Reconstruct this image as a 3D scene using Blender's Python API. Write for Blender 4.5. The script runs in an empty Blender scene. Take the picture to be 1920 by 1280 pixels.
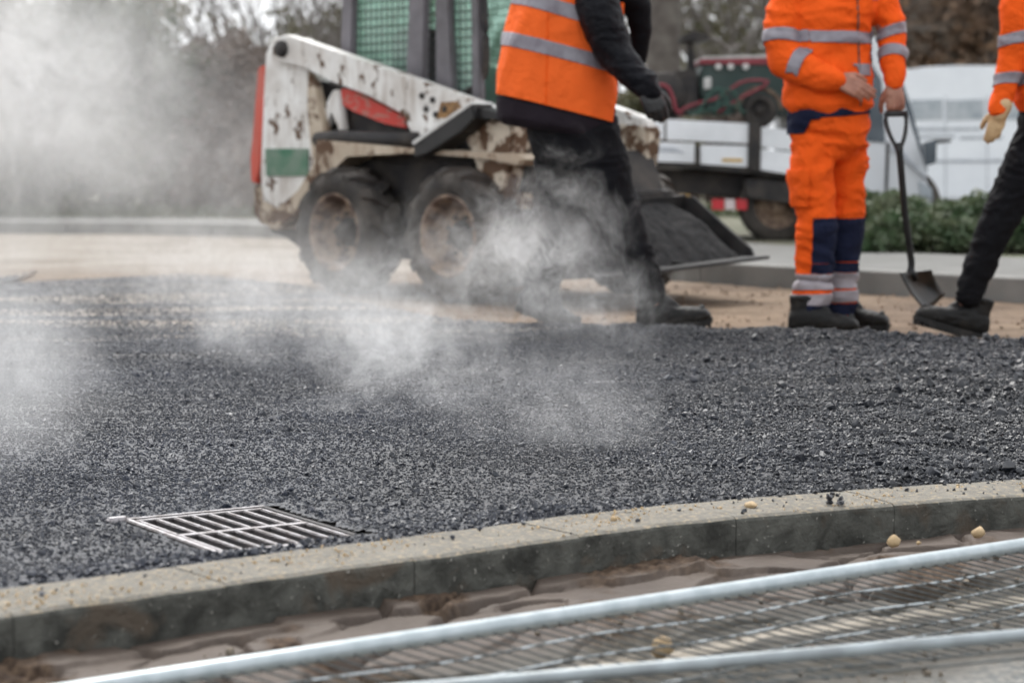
import bpy, bmesh, math, random
import numpy as np
from mathutils import Vector, Matrix, noise as mnoise
R = math.radians
random.seed(7); rng = np.random.default_rng(7)
scene = bpy.context.scene
COL = scene.collection

# ------------------------------------------------------------------ camera, sky, sun, exposure
CAMH, PITCH, FPX = 0.72, R(4.69), 3936.0
cam_d = bpy.data.cameras.new("camera"); cam = bpy.data.objects.new("camera", cam_d); COL.objects.link(cam)
cam_d.sensor_width = 36; cam_d.lens = FPX / 1920 * 36
cam.location = (0, 0, CAMH); cam.rotation_euler = (R(90) - PITCH, 0, 0)
cam_d.clip_start = 0.05; cam_d.clip_end = 3000
cam_d.dof.use_dof = True; cam_d.dof.focus_distance = 5.4; cam_d.dof.aperture_fstop = 3.5; cam_d.dof.aperture_blades = 0
scene.camera = cam
world = bpy.data.worlds.new("World"); scene.world = world; world.use_nodes = True
wn, wl = world.node_tree.nodes, world.node_tree.links
wn.clear()
sky = wn.new("ShaderNodeTexSky"); sky.sky_type = 'NISHITA'; sky.sun_disc = False
SUN_EL, SUN_AZ = R(52), R(-18)          # behind the loader, a little to the left
sky.sun_elevation = SUN_EL; sky.sun_rotation = SUN_AZ
sky.dust_density = 6; sky.air_density = 1.0; sky.ozone_density = 1.0
hsv = wn.new("ShaderNodeHueSaturation"); hsv.inputs['Saturation'].default_value = 0.12
mixw = wn.new("ShaderNodeMixRGB"); mixw.inputs[0].default_value = 0.55; mixw.inputs[2].default_value = (9.3, 9.6, 10.0, 1)
bg = wn.new("ShaderNodeBackground"); bg.inputs['Strength'].default_value = 0.12
wo = wn.new("ShaderNodeOutputWorld")
wl.new(sky.outputs[0], hsv.inputs['Color']); wl.new(hsv.outputs[0], mixw.inputs[1])
wl.new(mixw.outputs[0], bg.inputs['Color']); wl.new(bg.outputs[0], wo.inputs['Surface'])
sd = bpy.data.lights.new("sun", 'SUN'); sun = bpy.data.objects.new("sun", sd); COL.objects.link(sun)
sd.energy = 1.3; sd.angle = R(24); sd.color = (1, 0.965, 0.91)
sdir = Vector((math.sin(SUN_AZ) * math.cos(SUN_EL), math.cos(SUN_AZ) * math.cos(SUN_EL), math.sin(SUN_EL)))
sun.rotation_euler = sdir.to_track_quat('Z', 'Y').to_euler()
scene.view_settings.view_transform = 'Standard'; scene.view_settings.look = 'None'
scene.view_settings.exposure = 0.80; scene.view_settings.gamma = 1.0
scene.render.engine = 'CYCLES'
cy = scene.cycles
cy.use_denoising = True; cy.max_bounces = 6; cy.diffuse_bounces = 2; cy.glossy_bounces = 3
cy.transmission_bounces = 6; cy.transparent_max_bounces = 16; cy.volume_bounces = 2
cy.volume_step_rate = 0.45; cy.volume_max_steps = 128; cy.use_adaptive_sampling = True; cy.adaptive_threshold = 0.03

# ------------------------------------------------------------------ pixel helpers (1920x1280 photo pixels to rays)
CP, SP = math.cos(PITCH), math.sin(PITCH)
def ray(px, py):
    a = (px - 960) / FPX; b = (640 - py) / FPX
    return Vector((a, CP + b * SP, -SP + b * CP))
def gnd(px, py, z=0.0):
    r = ray(px, py); t = (z - CAMH) / r.z
    return Vector((r.x * t, r.y * t, z))
def at(px, py, Y):
    r = ray(px, py); t = Y / r.y
    return Vector((r.x * t, Y, CAMH + r.z * t))

# ------------------------------------------------------------------ vectorised noise
def _h(ix, iy, s):
    n = (ix.astype(np.int64) * 374761393 + iy.astype(np.int64) * 668265263 + s * 1274126177) & 0xffffffff
    n = ((n ^ (n >> 13)) * 1274126177) & 0xffffffff
    return ((n ^ (n >> 16)) & 0xffffff) / 16777215.0
def vn(x, y, s=0):
    ix, iy = np.floor(x), np.floor(y); fx, fy = x - ix, y - iy
    fx = fx * fx * (3 - 2 * fx); fy = fy * fy * (3 - 2 * fy)
    a = _h(ix, iy, s); b = _h(ix + 1, iy, s); c = _h(ix, iy + 1, s); d = _h(ix + 1, iy + 1, s)
    return (a * (1 - fx) + b * fx) * (1 - fy) + (c * (1 - fx) + d * fx) * fy
def fbm(x, y, o=4, s=0):
    v = 0; a = 0.5
    for i in range(o):
        v = v + a * vn(x * 2 ** i + 17.3 * i, y * 2 ** i - 9.1 * i, s + i); a *= 0.5
    return v

# ------------------------------------------------------------------ materials
class NT:
    def __init__(s, name):
        s.m = bpy.data.materials.new(name); s.m.use_nodes = True
        s.n = s.m.node_tree.nodes; s.l = s.m.node_tree.links
        s.b = s.n['Principled BSDF']; s.o = s.n['Material Output']
        s.tc = s.n.new("ShaderNodeTexCoord")
    def new(s, t, **kw):
        nd = s.n.new(t)
        for k, v in kw.items():
            if k.startswith('i_'): nd.inputs[k[2:].replace('_', ' ')].default_value = v
            else: setattr(nd, k, v)
        return nd
    def link(s, a, b): s.l.new(a, b)
    def noise(s, scale, detail=4, dist=0, vec=None, rough=0.55):
        nd = s.new("ShaderNodeTexNoise"); nd.inputs['Scale'].default_value = scale
        nd.inputs['Detail'].default_value = detail; nd.inputs['Distortion'].default_value = dist; nd.inputs['Roughness'].default_value = rough
        s.link(vec if vec is not None else s.tc.outputs['Object'], nd.inputs['Vector']); return nd
    def ramp(s, src, p0, p1, c0=(0, 0, 0, 1), c1=(1, 1, 1, 1)):
        r = s.new("ShaderNodeValToRGB"); r.color_ramp.elements[0].position = p0; r.color_ramp.elements[1].position = p1
        r.color_ramp.elements[0].color = c0; r.color_ramp.elements[1].color = c1
        s.link(src, r.inputs[0]); return r
    def mix(s, fac, a, b, mode='MIX'):
        m = s.new("ShaderNodeMixRGB"); m.blend_type = mode
        for v, i in ((fac, 0), (a, 1), (b, 2)):
            if isinstance(v, (int, float)): m.inputs[i].default_value = v
            elif isinstance(v, tuple): m.inputs[i].default_value = (*v[:3], 1)
            else: s.link(v, m.inputs[i])
        return m.outputs[0]
    def bump(s, h, strength=0.4, dist=0.01, prev=None):
        b = s.new("ShaderNodeBump"); b.inputs['Strength'].default_value = strength; b.inputs['Distance'].default_value = dist
        s.link(h, b.inputs['Height'])
        if prev is not None: s.link(prev, b.inputs['Normal'])
        s.link(b.outputs[0], s.b.inputs['Normal']); return b.outputs[0]
    def map(s, scale):
        m = s.new("ShaderNodeMapping"); m.inputs['Scale'].default_value = scale
        s.link(s.tc.outputs['Object'], m.inputs[0]); return m.outputs[0]
def c3(r, g, b): return (r, g, b, 1)
def pbr(name, c, c2=None, sc=8, rough=0.6, metal=0, bump=0, bsc=40, spec=0.5, lo=0.35, hi=0.65, detail=4, bd=0.004):
    t = NT(name); t.b.inputs['Roughness'].default_value = rough; t.b.inputs['Metallic'].default_value = metal
    t.b.inputs['Specular IOR Level'].default_value = spec
    c2 = c2 or tuple(min(1, x * 0.75) for x in c)
    r = t.ramp(t.noise(sc, detail).outputs['Fac'], lo, hi, c3(*c), c3(*c2))
    t.link(r.outputs[0], t.b.inputs['Base Color'])
    if bump: t.bump(t.noise(bsc, 5).outputs['Fac'], bump, bd)
    return t.m

def chipped(name, paint, under=(0.10, 0.055, 0.03), dirt=(0.28, 0.2, 0.13), lo=0.55, hi=0.6, dlo=0.45, dhi=0.75, sc=9, rough=0.45):
    t = NT(name)
    chips = t.ramp(t.noise(sc, 6, 0.4, rough=0.6).outputs['Fac'], lo, hi)
    dirtm = t.ramp(t.noise(3.5, 5, 0.2).outputs['Fac'], dlo, dhi)
    streak = t.ramp(t.noise(6, 3, vec=t.map((3, 3, 0.5))).outputs['Fac'], 0.5, 0.75)
    dd = t.mix(0.5, dirtm.outputs[0], streak.outputs[0], 'MIX')
    a = t.mix(dd, paint, dirt)
    b = t.mix(chips.outputs[0], a, under)
    t.link(b, t.b.inputs['Base Color'])
    rr = t.mix(chips.outputs[0], (rough,) * 3, (0.85,) * 3); t.link(rr, t.b.inputs['Roughness'])
    t.bump(chips.outputs[0], 0.3, -0.002)
    return t.m

def cloth(name, c, var=0.82, rough=0.85, wr=0.5):
    t = NT(name); t.b.inputs['Roughness'].default_value = rough
    t.b.inputs['Specular IOR Level'].default_value = 0.15
    r = t.ramp(t.noise(5, 5).outputs['Fac'], 0.3, 0.75, c3(*c), c3(*[x * var for x in c]))
    t.link(r.outputs[0], t.b.inputs['Base Color'])
    h = t.noise(11, 5, 1.2, rough=0.6).outputs['Fac']
    h2 = t.noise(30, 4, 0.8).outputs['Fac']
    p = t.bump(h, wr, 0.035); t.bump(h2, wr * 0.7, 0.008, p)
    return t.m

M = {}
M['orange'] = cloth('orange_fabric', (0.93, 0.118, 0.012), 0.86, wr=0.8)
M['orange_pale'] = cloth('orange_vest_fabric', (0.94, 0.150, 0.026), 0.88)
M['black_cloth'] = cloth('black_fabric', (0.0055, 0.0055, 0.0075), 0.6, 0.8)
M['navy'] = cloth('navy_fabric', (0.012, 0.016, 0.04), 0.8)
M['jacket_black'] = cloth('black_quilted_fabric', (0.007, 0.0075, 0.011), 0.6, 0.5, 0.9)
M['tail_grey'] = cloth('dark_mauve_fabric', (0.022, 0.016, 0.022), 0.7)
M['reflective'] = pbr('reflective_tape', (0.19, 0.17, 0.20), (0.27, 0.26, 0.29), 14, 0.45, 0.0, 0.3, 60)
M['reflective_light'] = pbr('pale_reflective_tape', (0.34, 0.31, 0.34), (0.24, 0.21, 0.22), 10, 0.5, 0.0, 0.3, 60)
M['leather'] = pbr('black_boot_leather', (0.006, 0.006, 0.006), (0.028, 0.024, 0.020), 14, 0.6, 0, 0.6, 50, spec=0.3, lo=0.48, hi=0.8)
M['sole'] = pbr('boot_rubber', (0.008, 0.008, 0.008), (0.04, 0.034, 0.03), 20, 0.8, 0, 0.4, 60, lo=0.5, hi=0.8)
M['lace'] = pbr('boot_lace', (0.02, 0.02, 0.02), None, 10, 0.9)
M['glove_black'] = pbr('black_glove_rubber', (0.010, 0.010, 0.011), (0.03, 0.03, 0.03), 20, 0.5, 0, 0.4, 40)
M['glove_tan'] = pbr('tan_glove_leather', (0.62, 0.44, 0.25), (0.45, 0.28, 0.14), 14, 0.7, 0, 0.4, 40)
M['zip'] = pbr('zip_dark', (0.12, 0.07, 0.06), None, 10, 0.5)
def skin():
    t = NT('skin'); t.b.inputs['Roughness'].default_value = 0.5
    r = t.ramp(t.noise(22, 4).outputs['Fac'], 0.3, 0.7, c3(0.44, 0.22, 0.15), c3(0.30, 0.13, 0.09))
    t.link(r.outputs[0], t.b.inputs['Base Color'])
    t.b.inputs['Subsurface Weight'].default_value = 0.08
    t.bump(t.noise(120, 3).outputs['Fac'], 0.2, 0.002); return t.m
M['skin'] = skin()
M['hair'] = pbr('hair', (0.05, 0.03, 0.018), (0.02, 0.012, 0.008), 60, 0.7, 0, 0.6, 90)
M['eye'] = pbr('eye', (0.6, 0.58, 0.55), None, 5, 0.2)
M['galv'] = pbr('galvanised_steel', (0.47, 0.52, 0.54), (0.36, 0.41, 0.43), 25, 0.38, 0.35, 0.15, 120)
M['wire'] = pbr('dull_galvanised_wire', (0.05, 0.055, 0.055), (0.10, 0.11, 0.11), 30, 0.6, 0.1)
M['galv_dull'] = pbr('dull_galvanised_tube', (0.36, 0.40, 0.42), (0.25, 0.275, 0.285), 12, 0.5, 0.3, 0.2, 90)
M['wire_light'] = pbr('zinc_wire', (0.42, 0.46, 0.48), (0.10, 0.11, 0.11), 26, 0.5, 0.2, lo=.46, hi=.54)
M['paint_white'] = chipped('chipped_white_paint', (0.74, 0.74, 0.72), dirt=(0.26, 0.20, 0.15), lo=0.575, hi=0.62, dlo=0.40, dhi=0.70)
M['paint_white_worn'] = chipped('worn_white_paint', (0.60, 0.54, 0.44), dirt=(0.22, 0.14, 0.08), lo=0.46, hi=0.52, sc=9)
M['paint_cream'] = chipped('grimy_cream_paint', (0.48, 0.41, 0.32), lo=0.50, hi=0.58, dlo=0.35, dhi=0.6, sc=6)
M['paint_red'] = chipped('faded_red_paint', (0.52, 0.06, 0.03), (0.06, 0.03, 0.02), (0.3, 0.1, 0.07), lo=0.62, hi=0.7)
def decal_red():
    t = NT('worn_red_decal')
    n = t.ramp(t.noise(14, 2, vec=t.map((1, 1, 2.2))).outputs['Fac'], 0.52, 0.56)
    c = t.mix(n.outputs[0], (0.55, 0.045, 0.03), (0.42, 0.14, 0.11)); t.link(c, t.b.inputs['Base Color'])
    t.b.inputs['Roughness'].default_value = 0.6; return t.m
M['decal_red'] = decal_red()
M['decal_green'] = pbr('dusty_green_decal', (0.04, 0.15, 0.085), (0.18, 0.24, 0.19), 5, 0.7)
M['dark_metal'] = pbr('grimy_dark_metal', (0.014, 0.013, 0.014), (0.06, 0.05, 0.042), 6, 0.75, 0, 0.3, 30, lo=0.4, hi=0.75)
M['black_steel'] = pbr('black_steel', (0.006, 0.006, 0.007), (0.016, 0.016, 0.016), 8, 0.5, 0.1)
M['bucket'] = pbr('asphalt_coated_bucket_steel', (0.010, 0.010, 0.011), (0.030, 0.028, 0.027), 8, 0.75, 0, 0.6, 40)
M['tyre'] = pbr('dusty_tyre_rubber', (0.022, 0.020, 0.019), (0.085, 0.073, 0.062), 6, 0.85, 0, 0.4, 40, lo=0.35, hi=0.7)
M['rim'] = pbr('muddy_wheel_rim', (0.26, 0.185, 0.13), (0.07, 0.04, 0.03), 10, 0.75, 0, 0.3, 40, lo=0.42, hi=0.6)
M['plate_edge'] = pbr('pale_steel_edge', (0.6, 0.6, 0.58), None, 8, 0.5)
M['van_white'] = pbr('white_car_paint', (0.84, 0.87, 0.92), (0.76, 0.79, 0.84), 1.5, 0.25)
M['truck_white'] = pbr('grubby_white_panel', (0.78, 0.80, 0.83), (0.62, 0.64, 0.66), 2.5, 0.45)
M['grey_line'] = pbr('grey_print', (0.30, 0.33, 0.38), (0.5, 0.52, 0.55), 9, 0.5)
M['red_light'] = pbr('red_lens', (0.55, 0.03, 0.04), None, 5, 0.25)
M['white_lens'] = pbr('white_plate', (0.7, 0.6, 0.6), None, 5, 0.4)
M['yellow'] = pbr('yellow_marking', (0.60, 0.36, 0.06), (0.45, 0.28, 0.06), 12, 0.5)
M['dark_green'] = pbr('dark_green_paint', (0.012, 0.035, 0.030), (0.03, 0.05, 0.045), 4, 0.5)
M['hose_green'] = pbr('green_hose', (0.02, 0.075, 0.055), None, 8, 0.5)
M['tube_red'] = pbr('red_tube', (0.24, 0.03, 0.045), None, 8, 0.45)
M['glass_dark'] = pbr('tinted_window_glass', (0.03, 0.045, 0.06), (0.09, 0.11, 0.13), 2, 0.08)
M['glass_pale'] = pbr('pale_reflecting_window', (0.30, 0.34, 0.38), (0.50, 0.53, 0.56), 3, 0.12)
def glass_green():
    t = NT('green_cab_glass'); m = t.m
    g = t.new("ShaderNodeBsdfTransparent"); g.inputs[0].default_value = (0.80, 0.96, 0.89, 1)
    d = t.new("ShaderNodeBsdfDiffuse"); d.inputs[0].default_value = (0.62, 0.82, 0.73, 1)
    x = t.new("ShaderNodeMixShader"); x.inputs[0].default_value = 0.35
    gl = t.new("ShaderNodeBsdfGlossy"); gl.inputs['Roughness'].default_value = 0.08
    x2 = t.new("ShaderNodeMixShader"); x2.inputs[0].default_value = 0.06
    t.link(g.outputs[0], x.inputs[1]); t.link(d.outputs[0], x.inputs[2]); t.link(x.outputs[0], x2.inputs[1]); t.link(gl.outputs[0], x2.inputs[2])
    t.link(x2.outputs[0], t.o.inputs['Surface']); return m
M['glass_green'] = glass_green()
M['seat'] = pbr('black_vinyl', (0.02, 0.02, 0.022), None, 5, 0.6)
M['bark'] = pbr('tree_bark', (0.075, 0.062, 0.055), (0.14, 0.125, 0.11), 5, 0.95, 0, 0.8, 18)
M['bark_pale'] = pbr('pale_twigs', (0.16, 0.14, 0.13), (0.10, 0.09, 0.08), 3, 0.95)
def leafm(name, a, b, sc=0.9):
    t = NT(name); t.b.inputs['Roughness'].default_value = 0.65
    r = t.ramp(t.noise(sc, 5).outputs['Fac'], 0.38, 0.62, c3(*a), c3(*b))
    r2 = t.ramp(t.noise(sc * 12, 2).outputs['Fac'], 0.3, 0.7, c3(0.7, 0.7, 0.7), c3(1.25, 1.25, 1.25))
    c = t.mix(1.0, r.outputs[0], r2.outputs[0], 'MULTIPLY'); t.link(c, t.b.inputs['Base Color'])
    tr = t.new("ShaderNodeBsdfTranslucent"); t.link(c, tr.inputs[0])
    x = t.new("ShaderNodeMixShader"); x.inputs[0].default_value = 0.25
    t.link(t.b.outputs[0], x.inputs[1]); t.link(tr.outputs[0], x.inputs[2]); t.link(x.outputs[0], t.o.inputs['Surface'])
    return t.m
M['leaf_green'] = leafm('dark_green_leaves', (0.035, 0.055, 0.018), (0.085, 0.095, 0.04))
M['leaf_olive'] = leafm('olive_leaves', (0.095, 0.095, 0.045), (0.17, 0.15, 0.095))
M['leaf_brown'] = leafm('brown_leaves', (0.12, 0.09, 0.075), (0.19, 0.15, 0.125))
M['leaf_rust'] = leafm('rusty_leaves', (0.34, 0.21, 0.13), (0.22, 0.18, 0.15), 0.6)
M['leaf_ivy'] = leafm('ivy_leaves', (0.045, 0.085, 0.035), (0.12, 0.14, 0.08), 3)

# ------------------------------------------------------------------ object helpers
def tag(o, label=None, cat=None, group=None, kind=None):
    if label: o['label'] = label
    if cat: o['category'] = cat
    if group: o['group'] = group
    if kind: o['kind'] = kind
    return o
def empty(name, loc, rot=(0, 0, 0), label=None, cat=None, group=None):
    o = bpy.data.objects.new(name, None); COL.objects.link(o); o.location = loc; o.rotation_euler = rot
    o.empty_display_size = 0.1
    return tag(o, label, cat, group)
def link_mesh(name, me, mat, parent=None, smooth=False):
    if isinstance(mat, (list, tuple)):
        for m in mat: me.materials.append(m)
    elif mat: me.materials.append(mat)
    if smooth: me.polygons.foreach_set('use_smooth', [True] * len(me.polygons))
    o = bpy.data.objects.new(name, me); COL.objects.link(o)
    if parent: o.parent = parent
    return o
def fin(name, bm, mat, parent=None, smooth=False, sub=None):
    bmesh.ops.recalc_face_normals(bm, faces=bm.faces)
    me = bpy.data.meshes.new(name); bm.to_mesh(me); bm.free()
    return link_mesh(name, me, mat, parent, smooth)
def nmesh(name, v, f, mat, parent=None, smooth=False):
    me = bpy.data.meshes.new(name)
    v = np.asarray(v, dtype=np.float32); f = np.asarray(f, dtype=np.int32); k = f.shape[1]
    me.vertices.add(len(v)); me.vertices.foreach_set('co', v.ravel())
    me.loops.add(f.size); me.loops.foreach_set('vertex_index', f.ravel())
    me.polygons.add(len(f)); me.polygons.foreach_set('loop_start', np.arange(0, f.size, k, dtype=np.int32))
    me.update(calc_edges=True); me.validate()
    return link_mesh(name, me, mat, parent, smooth)
def bev(bm, edges=None, w=0.005, seg=2):
    bmesh.ops.bevel(bm, geom=edges or list(bm.edges), offset=w, segments=seg, affect='EDGES', clamp_overlap=True)
def box(bm, c, s, rot=None):
    m = Matrix.Translation(c) @ (rot.to_4x4() if rot is not None else Matrix.Identity(4)) @ Matrix.Diagonal((*s, 1))
    return bmesh.ops.create_cube(bm, size=1, matrix=m)['verts']
def prism(bm, pts, y0, y1):
    """outline of (x, z) pairs extruded between y0 and y1"""
    a = [bm.verts.new((x, y0, z)) for x, z in pts]; b = [bm.verts.new((x, y1, z)) for x, z in pts]
    n = len(pts); bm.faces.new(a); bm.faces.new(b[::-1])
    for i in range(n): bm.faces.new((a[i], a[(i + 1) % n], b[(i + 1) % n], b[i]))
def tube(bm, pts, r, seg=8, cap=True):
    pts = [Vector(p) for p in pts]; n = len(pts); rings = []
    rr = r if isinstance(r, (list, tuple)) else [r] * n
    up = Vector((0, 0, 1))
    for i, p in enumerate(pts):
        d = (pts[min(i + 1, n - 1)] - pts[max(i - 1, 0)]).normalized()
        a = d.cross(up)
        if a.length < 0.05: a = d.cross(Vector((0, 1, 0)))
        a.normalize(); b = d.cross(a).normalized()
        rings.append([bm.verts.new(p + (a * math.cos(2 * math.pi * k / seg) + b * math.sin(2 * math.pi * k / seg)) * rr[i]) for k in range(seg)])
    for i in range(n - 1):
        for k in range(seg):
            bm.faces.new((rings[i][k], rings[i][(k + 1) % seg], rings[i + 1][(k + 1) % seg], rings[i + 1][k]))
    if cap: bm.faces.new(rings[0][::-1]); bm.faces.new(rings[-1])
def lathe_y(bm, prof, seg=32, c=(0, 0, 0), cap=True):
    """profile of (radius, y) turned about the y axis"""
    rings = []
    for r, y in prof:
        rings.append([bm.verts.new((c[0] + r * math.cos(2 * math.pi * k / seg), c[1] + y, c[2] + r * math.sin(2 * math.pi * k / seg))) for k in range(seg)])
    for i in range(len(prof) - 1):
        for k in range(seg):
            bm.faces.new((rings[i][k], rings[i][(k + 1) % seg], rings[i + 1][(k + 1) % seg], rings[i + 1][k]))
    if cap: bm.faces.new(rings[0]); bm.faces.new(rings[-1][::-1])
def sm(pts, n=8):
    """Catmull-Rom through points"""
    P = [Vector(p) for p in pts]; P = [P[0] * 2 - P[1]] + P + [P[-1] * 2 - P[-2]]; out = []
    for i in range(1, len(P) - 2):
        for k in range(n):
            t = k / n; a, b, c, d = P[i - 1:i + 3]
            out.append(0.5 * ((2 * b) + (c - a) * t + (2 * a - 5 * b + 4 * c - d) * t * t + (3 * b - a - 3 * c + d) * t ** 3))
    out.append(P[-2]); return out
def rock_mesh(name, seed, n=14, flat=(1, 1, 0.75)):
    r = random.Random(seed); bm = bmesh.new()
    for _ in range(n):
        v = Vector((r.gauss(0, 1), r.gauss(0, 1), r.gauss(0, 1))).normalized() * r.uniform(0.42, 0.55)
        bm.verts.new((v.x * flat[0], v.y * flat[1], v.z * flat[2]))
    res = bmesh.ops.convex_hull(bm, input=bm.verts)
    bmesh.ops.delete(bm, geom=[g for g in res['geom_interior'] if isinstance(g, bmesh.types.BMVert)], context='VERTS')
    me = bpy.data.meshes.new(name); bm.to_mesh(me); bm.free(); return me

def scatter(name, pts, sizes, protos, mat, kindlabel, zs=None, hide=True):
    """one 'stuff' object that instances small rocks on points through geometry nodes"""
    me = bpy.data.meshes.new(name); me.from_pydata([tuple(p) for p in pts], [], [])
    a = me.attributes.new('sz', 'FLOAT', 'POINT'); a.data.foreach_set('value', np.asarray(sizes, dtype=np.float32))
    o = bpy.data.objects.new(name, me); COL.objects.link(o); tag(o, kind='stuff', label=kindlabel)
    pcs = bpy.data.collections.new(name + '_pieces')
    for m in protos:
        m.materials.clear(); m.materials.append(mat)
        po = bpy.data.objects.new('grain', m); pcs.objects.link(po)
    ng = bpy.data.node_groups.new(name, 'GeometryNodeTree')
    ng.interface.new_socket('Geometry', in_out='INPUT', socket_type='NodeSocketGeometry')
    ng.interface.new_socket('Geometry', in_out='OUTPUT', socket_type='NodeSocketGeometry')
    N = ng.nodes; L = ng.links
    gi = N.new('NodeGroupInput'); go = N.new('NodeGroupOutput')
    ci = N.new('GeometryNodeCollectionInfo'); ci.inputs['Collection'].default_value = pcs
    ci.inputs['Separate Children'].default_value = True; ci.inputs['Reset Children'].default_value = True
    ip = N.new('GeometryNodeInstanceOnPoints'); ip.inputs['Pick Instance'].default_value = True
    rv = N.new('FunctionNodeRandomValue'); rv.data_type = 'FLOAT_VECTOR'
    rv.inputs[0].default_value = (-3.14, -3.14, -3.14); rv.inputs[1].default_value = (3.14, 3.14, 3.14)
    ri = N.new('FunctionNodeRandomValue'); ri.data_type = 'INT'; ri.inputs[4].default_value = 0; ri.inputs[5].default_value = len(protos) - 1
    na = N.new('GeometryNodeInputNamedAttribute'); na.data_type = 'FLOAT'; na.inputs['Name'].default_value = 'sz'
    L.new(gi.outputs[0], ip.inputs['Points']); L.new(ci.outputs[0], ip.inputs['Instance'])
    L.new(rv.outputs[0], ip.inputs['Rotation']); L.new(na.outputs[0], ip.inputs['Scale'])
    L.new(ri.outputs[2], ip.inputs['Instance Index']); L.new(ip.outputs[0], go.inputs[0])
    md = o.modifiers.new('scatter', 'NODES'); md.node_group = ng
    return o

# ================================================================== SETTING: ground, asphalt, kerbs
# kerb line: top front edge read off as ground points
kp = [gnd(-420, 1215), gnd(0, 1150), gnd(425, 1093), gnd(781, 1045), gnd(1088, 1003), gnd(1320, 973), gnd(1659, 945), gnd(1920, 927), gnd(2500, 893)]
kx = np.array([p.x for p in kp]); ky = np.array([p.y for p in kp])
xs = np.linspace(-3.2, 3.6, 700)
def extrap(x, kx, ky):
    y = np.interp(x, kx, ky)
    y = np.where(x < kx[0], ky[0] + (x - kx[0]) * (ky[1] - ky[0]) / (kx[1] - kx[0]), y)
    y = np.where(x > kx[-1], ky[-1] + (x - kx[-1]) * (ky[-1] - ky[-2]) / (kx[-1] - kx[-2]), y); return y
ys = extrap(xs, kx, ky)
ker = np.exp(-0.5 * (np.arange(-30, 31) / 13.0) ** 2); ker /= ker.sum()
ys_s = np.convolve(np.pad(ys, 30, mode='reflect', reflect_type='odd'), ker, 'valid')
ys = ys_s
seg = np.hypot(np.diff(xs), np.diff(ys)); arc = np.concatenate([[0], np.cumsum(seg)])
def K(x): return np.interp(x, xs, ys)                       # front edge of the near kerb
KW = 0.205
tx = np.gradient(xs, arc); ty = np.gradient(ys, arc)
nx, ny = -ty, tx
bx, by = xs + nx * KW, ys + ny * KW
def KB(x): return np.interp(x, bx, by)                     # back edge
def kdist(x, y):                                            # signed distance in front of the kerb (+ towards camera)
    sl = np.interp(x, xs, ty / tx)
    return (K(x) - y) / np.sqrt(1 + sl * sl)

# far edge of the new asphalt
fe = [gnd(-900, 600), gnd(-300, 560), gnd(0, 528), gnd(70, 506), gnd(350, 508), gnd(560, 530), gnd(700, 566), gnd(860, 594), gnd(1100, 612), gnd(1200, 624), gnd(1500, 630), gnd(1920, 650), gnd(2400, 672)]
fx = np.array([p.x for p in fe]); fy = np.array([p.y for p in fe])
o_ = np.argsort(fx); fx, fy = fx[o_], fy[o_]
def FE(x): return np.interp(x, fx, fy) + 0.12 * (vn(x * 5, x * 0 + 3.3, 5) - 0.5) + 0.05 * (vn(x * 22, x * 0, 6) - 0.5)

def grid_mesh(name, x0, x1, y0, y1, step, zf, keep, mat, smooth=True, stepy=None):
    stepy = stepy or step
    gx = np.arange(x0, x1 + step, step); gy = np.arange(y0, y1 + stepy, stepy)
    X, Y = np.meshgrid(gx, gy); Z = zf(X, Y)
    v = np.stack([X, Y, Z], -1).reshape(-1, 3)
    ny_, nx_ = X.shape; idx = np.arange(ny_ * nx_).reshape(ny_, nx_)
    f = np.stack([idx[:-1, :-1], idx[:-1, 1:], idx[1:, 1:], idx[1:, :-1]], -1).reshape(-1, 4)
    if keep is not None:
        k = keep(X, Y); kk = (k[:-1, :-1] & k[:-1, 1:] & k[1:, 1:] & k[1:, :-1]).reshape(-1); f = f[kk]
        used = np.unique(f); remap = -np.ones(len(v), int); remap[used] = np.arange(len(used)); v = v[used]; f = remap[f]
    return nmesh(name, v, f, mat, smooth=smooth)

def ss(a, b, x): t = np.clip((x - a) / (b - a), 0, 1); return t * t * (3 - 2 * t)
def loose(x, y):                                            # 0 rolled (left), 1 loose uncompacted mix (right and by the far edge)
    a = ss(0.0, 1.0, (x - 0.10 * (y - 4)) + 0.25 * (fbm(x * 1.5, y * 1.5, 3, 11) - 0.5))
    edge = ss(0.7, 0.15, FE(x) - y) * ss(-0.2, 0.6, x)
    nearb = ss(0.22, 0.05, y - KB(x)) * 0.6
    return np.clip(np.maximum(a * 0.65 + 0.35 * a * fbm(x * 2.3, y * 2.3, 3, 21) * 2, np.maximum(edge, nearb)), 0, 1)
def zasph(x, y):
    l = loose(x, y)
    z = -0.012 + 0.006 * (fbm(x * 1.3, y * 1.3, 3, 1) - 0.5)
    z += l * (0.020 + 0.050 * (fbm(x * 3.2, y * 5.5, 4, 31) - 0.5) + 0.024 * (fbm(x * 14, y * 14, 3, 33) - 0.5))
    z += 0.004 * (fbm(x * 50, y * 50, 2, 35) - 0.5)
    gr_ = fbm(x * 1.1 + 3 * vn(x * .7, y * .7, 51), y * 8 + x * .8, 3, 52); z -= (0.006 + 0.008 * l) * ss(0.56, 0.68, gr_); z += 0.004 * ss(0.50, 0.56, gr_)
    z += 0.030 * ss(0.55, 0.12, FE(x) - y) * ss(-0.2, 0.8, x)          # berm of loose mix at the back edge
    z -= 0.05 * ss(0.05, -0.02, FE(x) - y)
    z -= 0.012 * ss(0.05, 0.0, y - KB(x))
    return z

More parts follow.
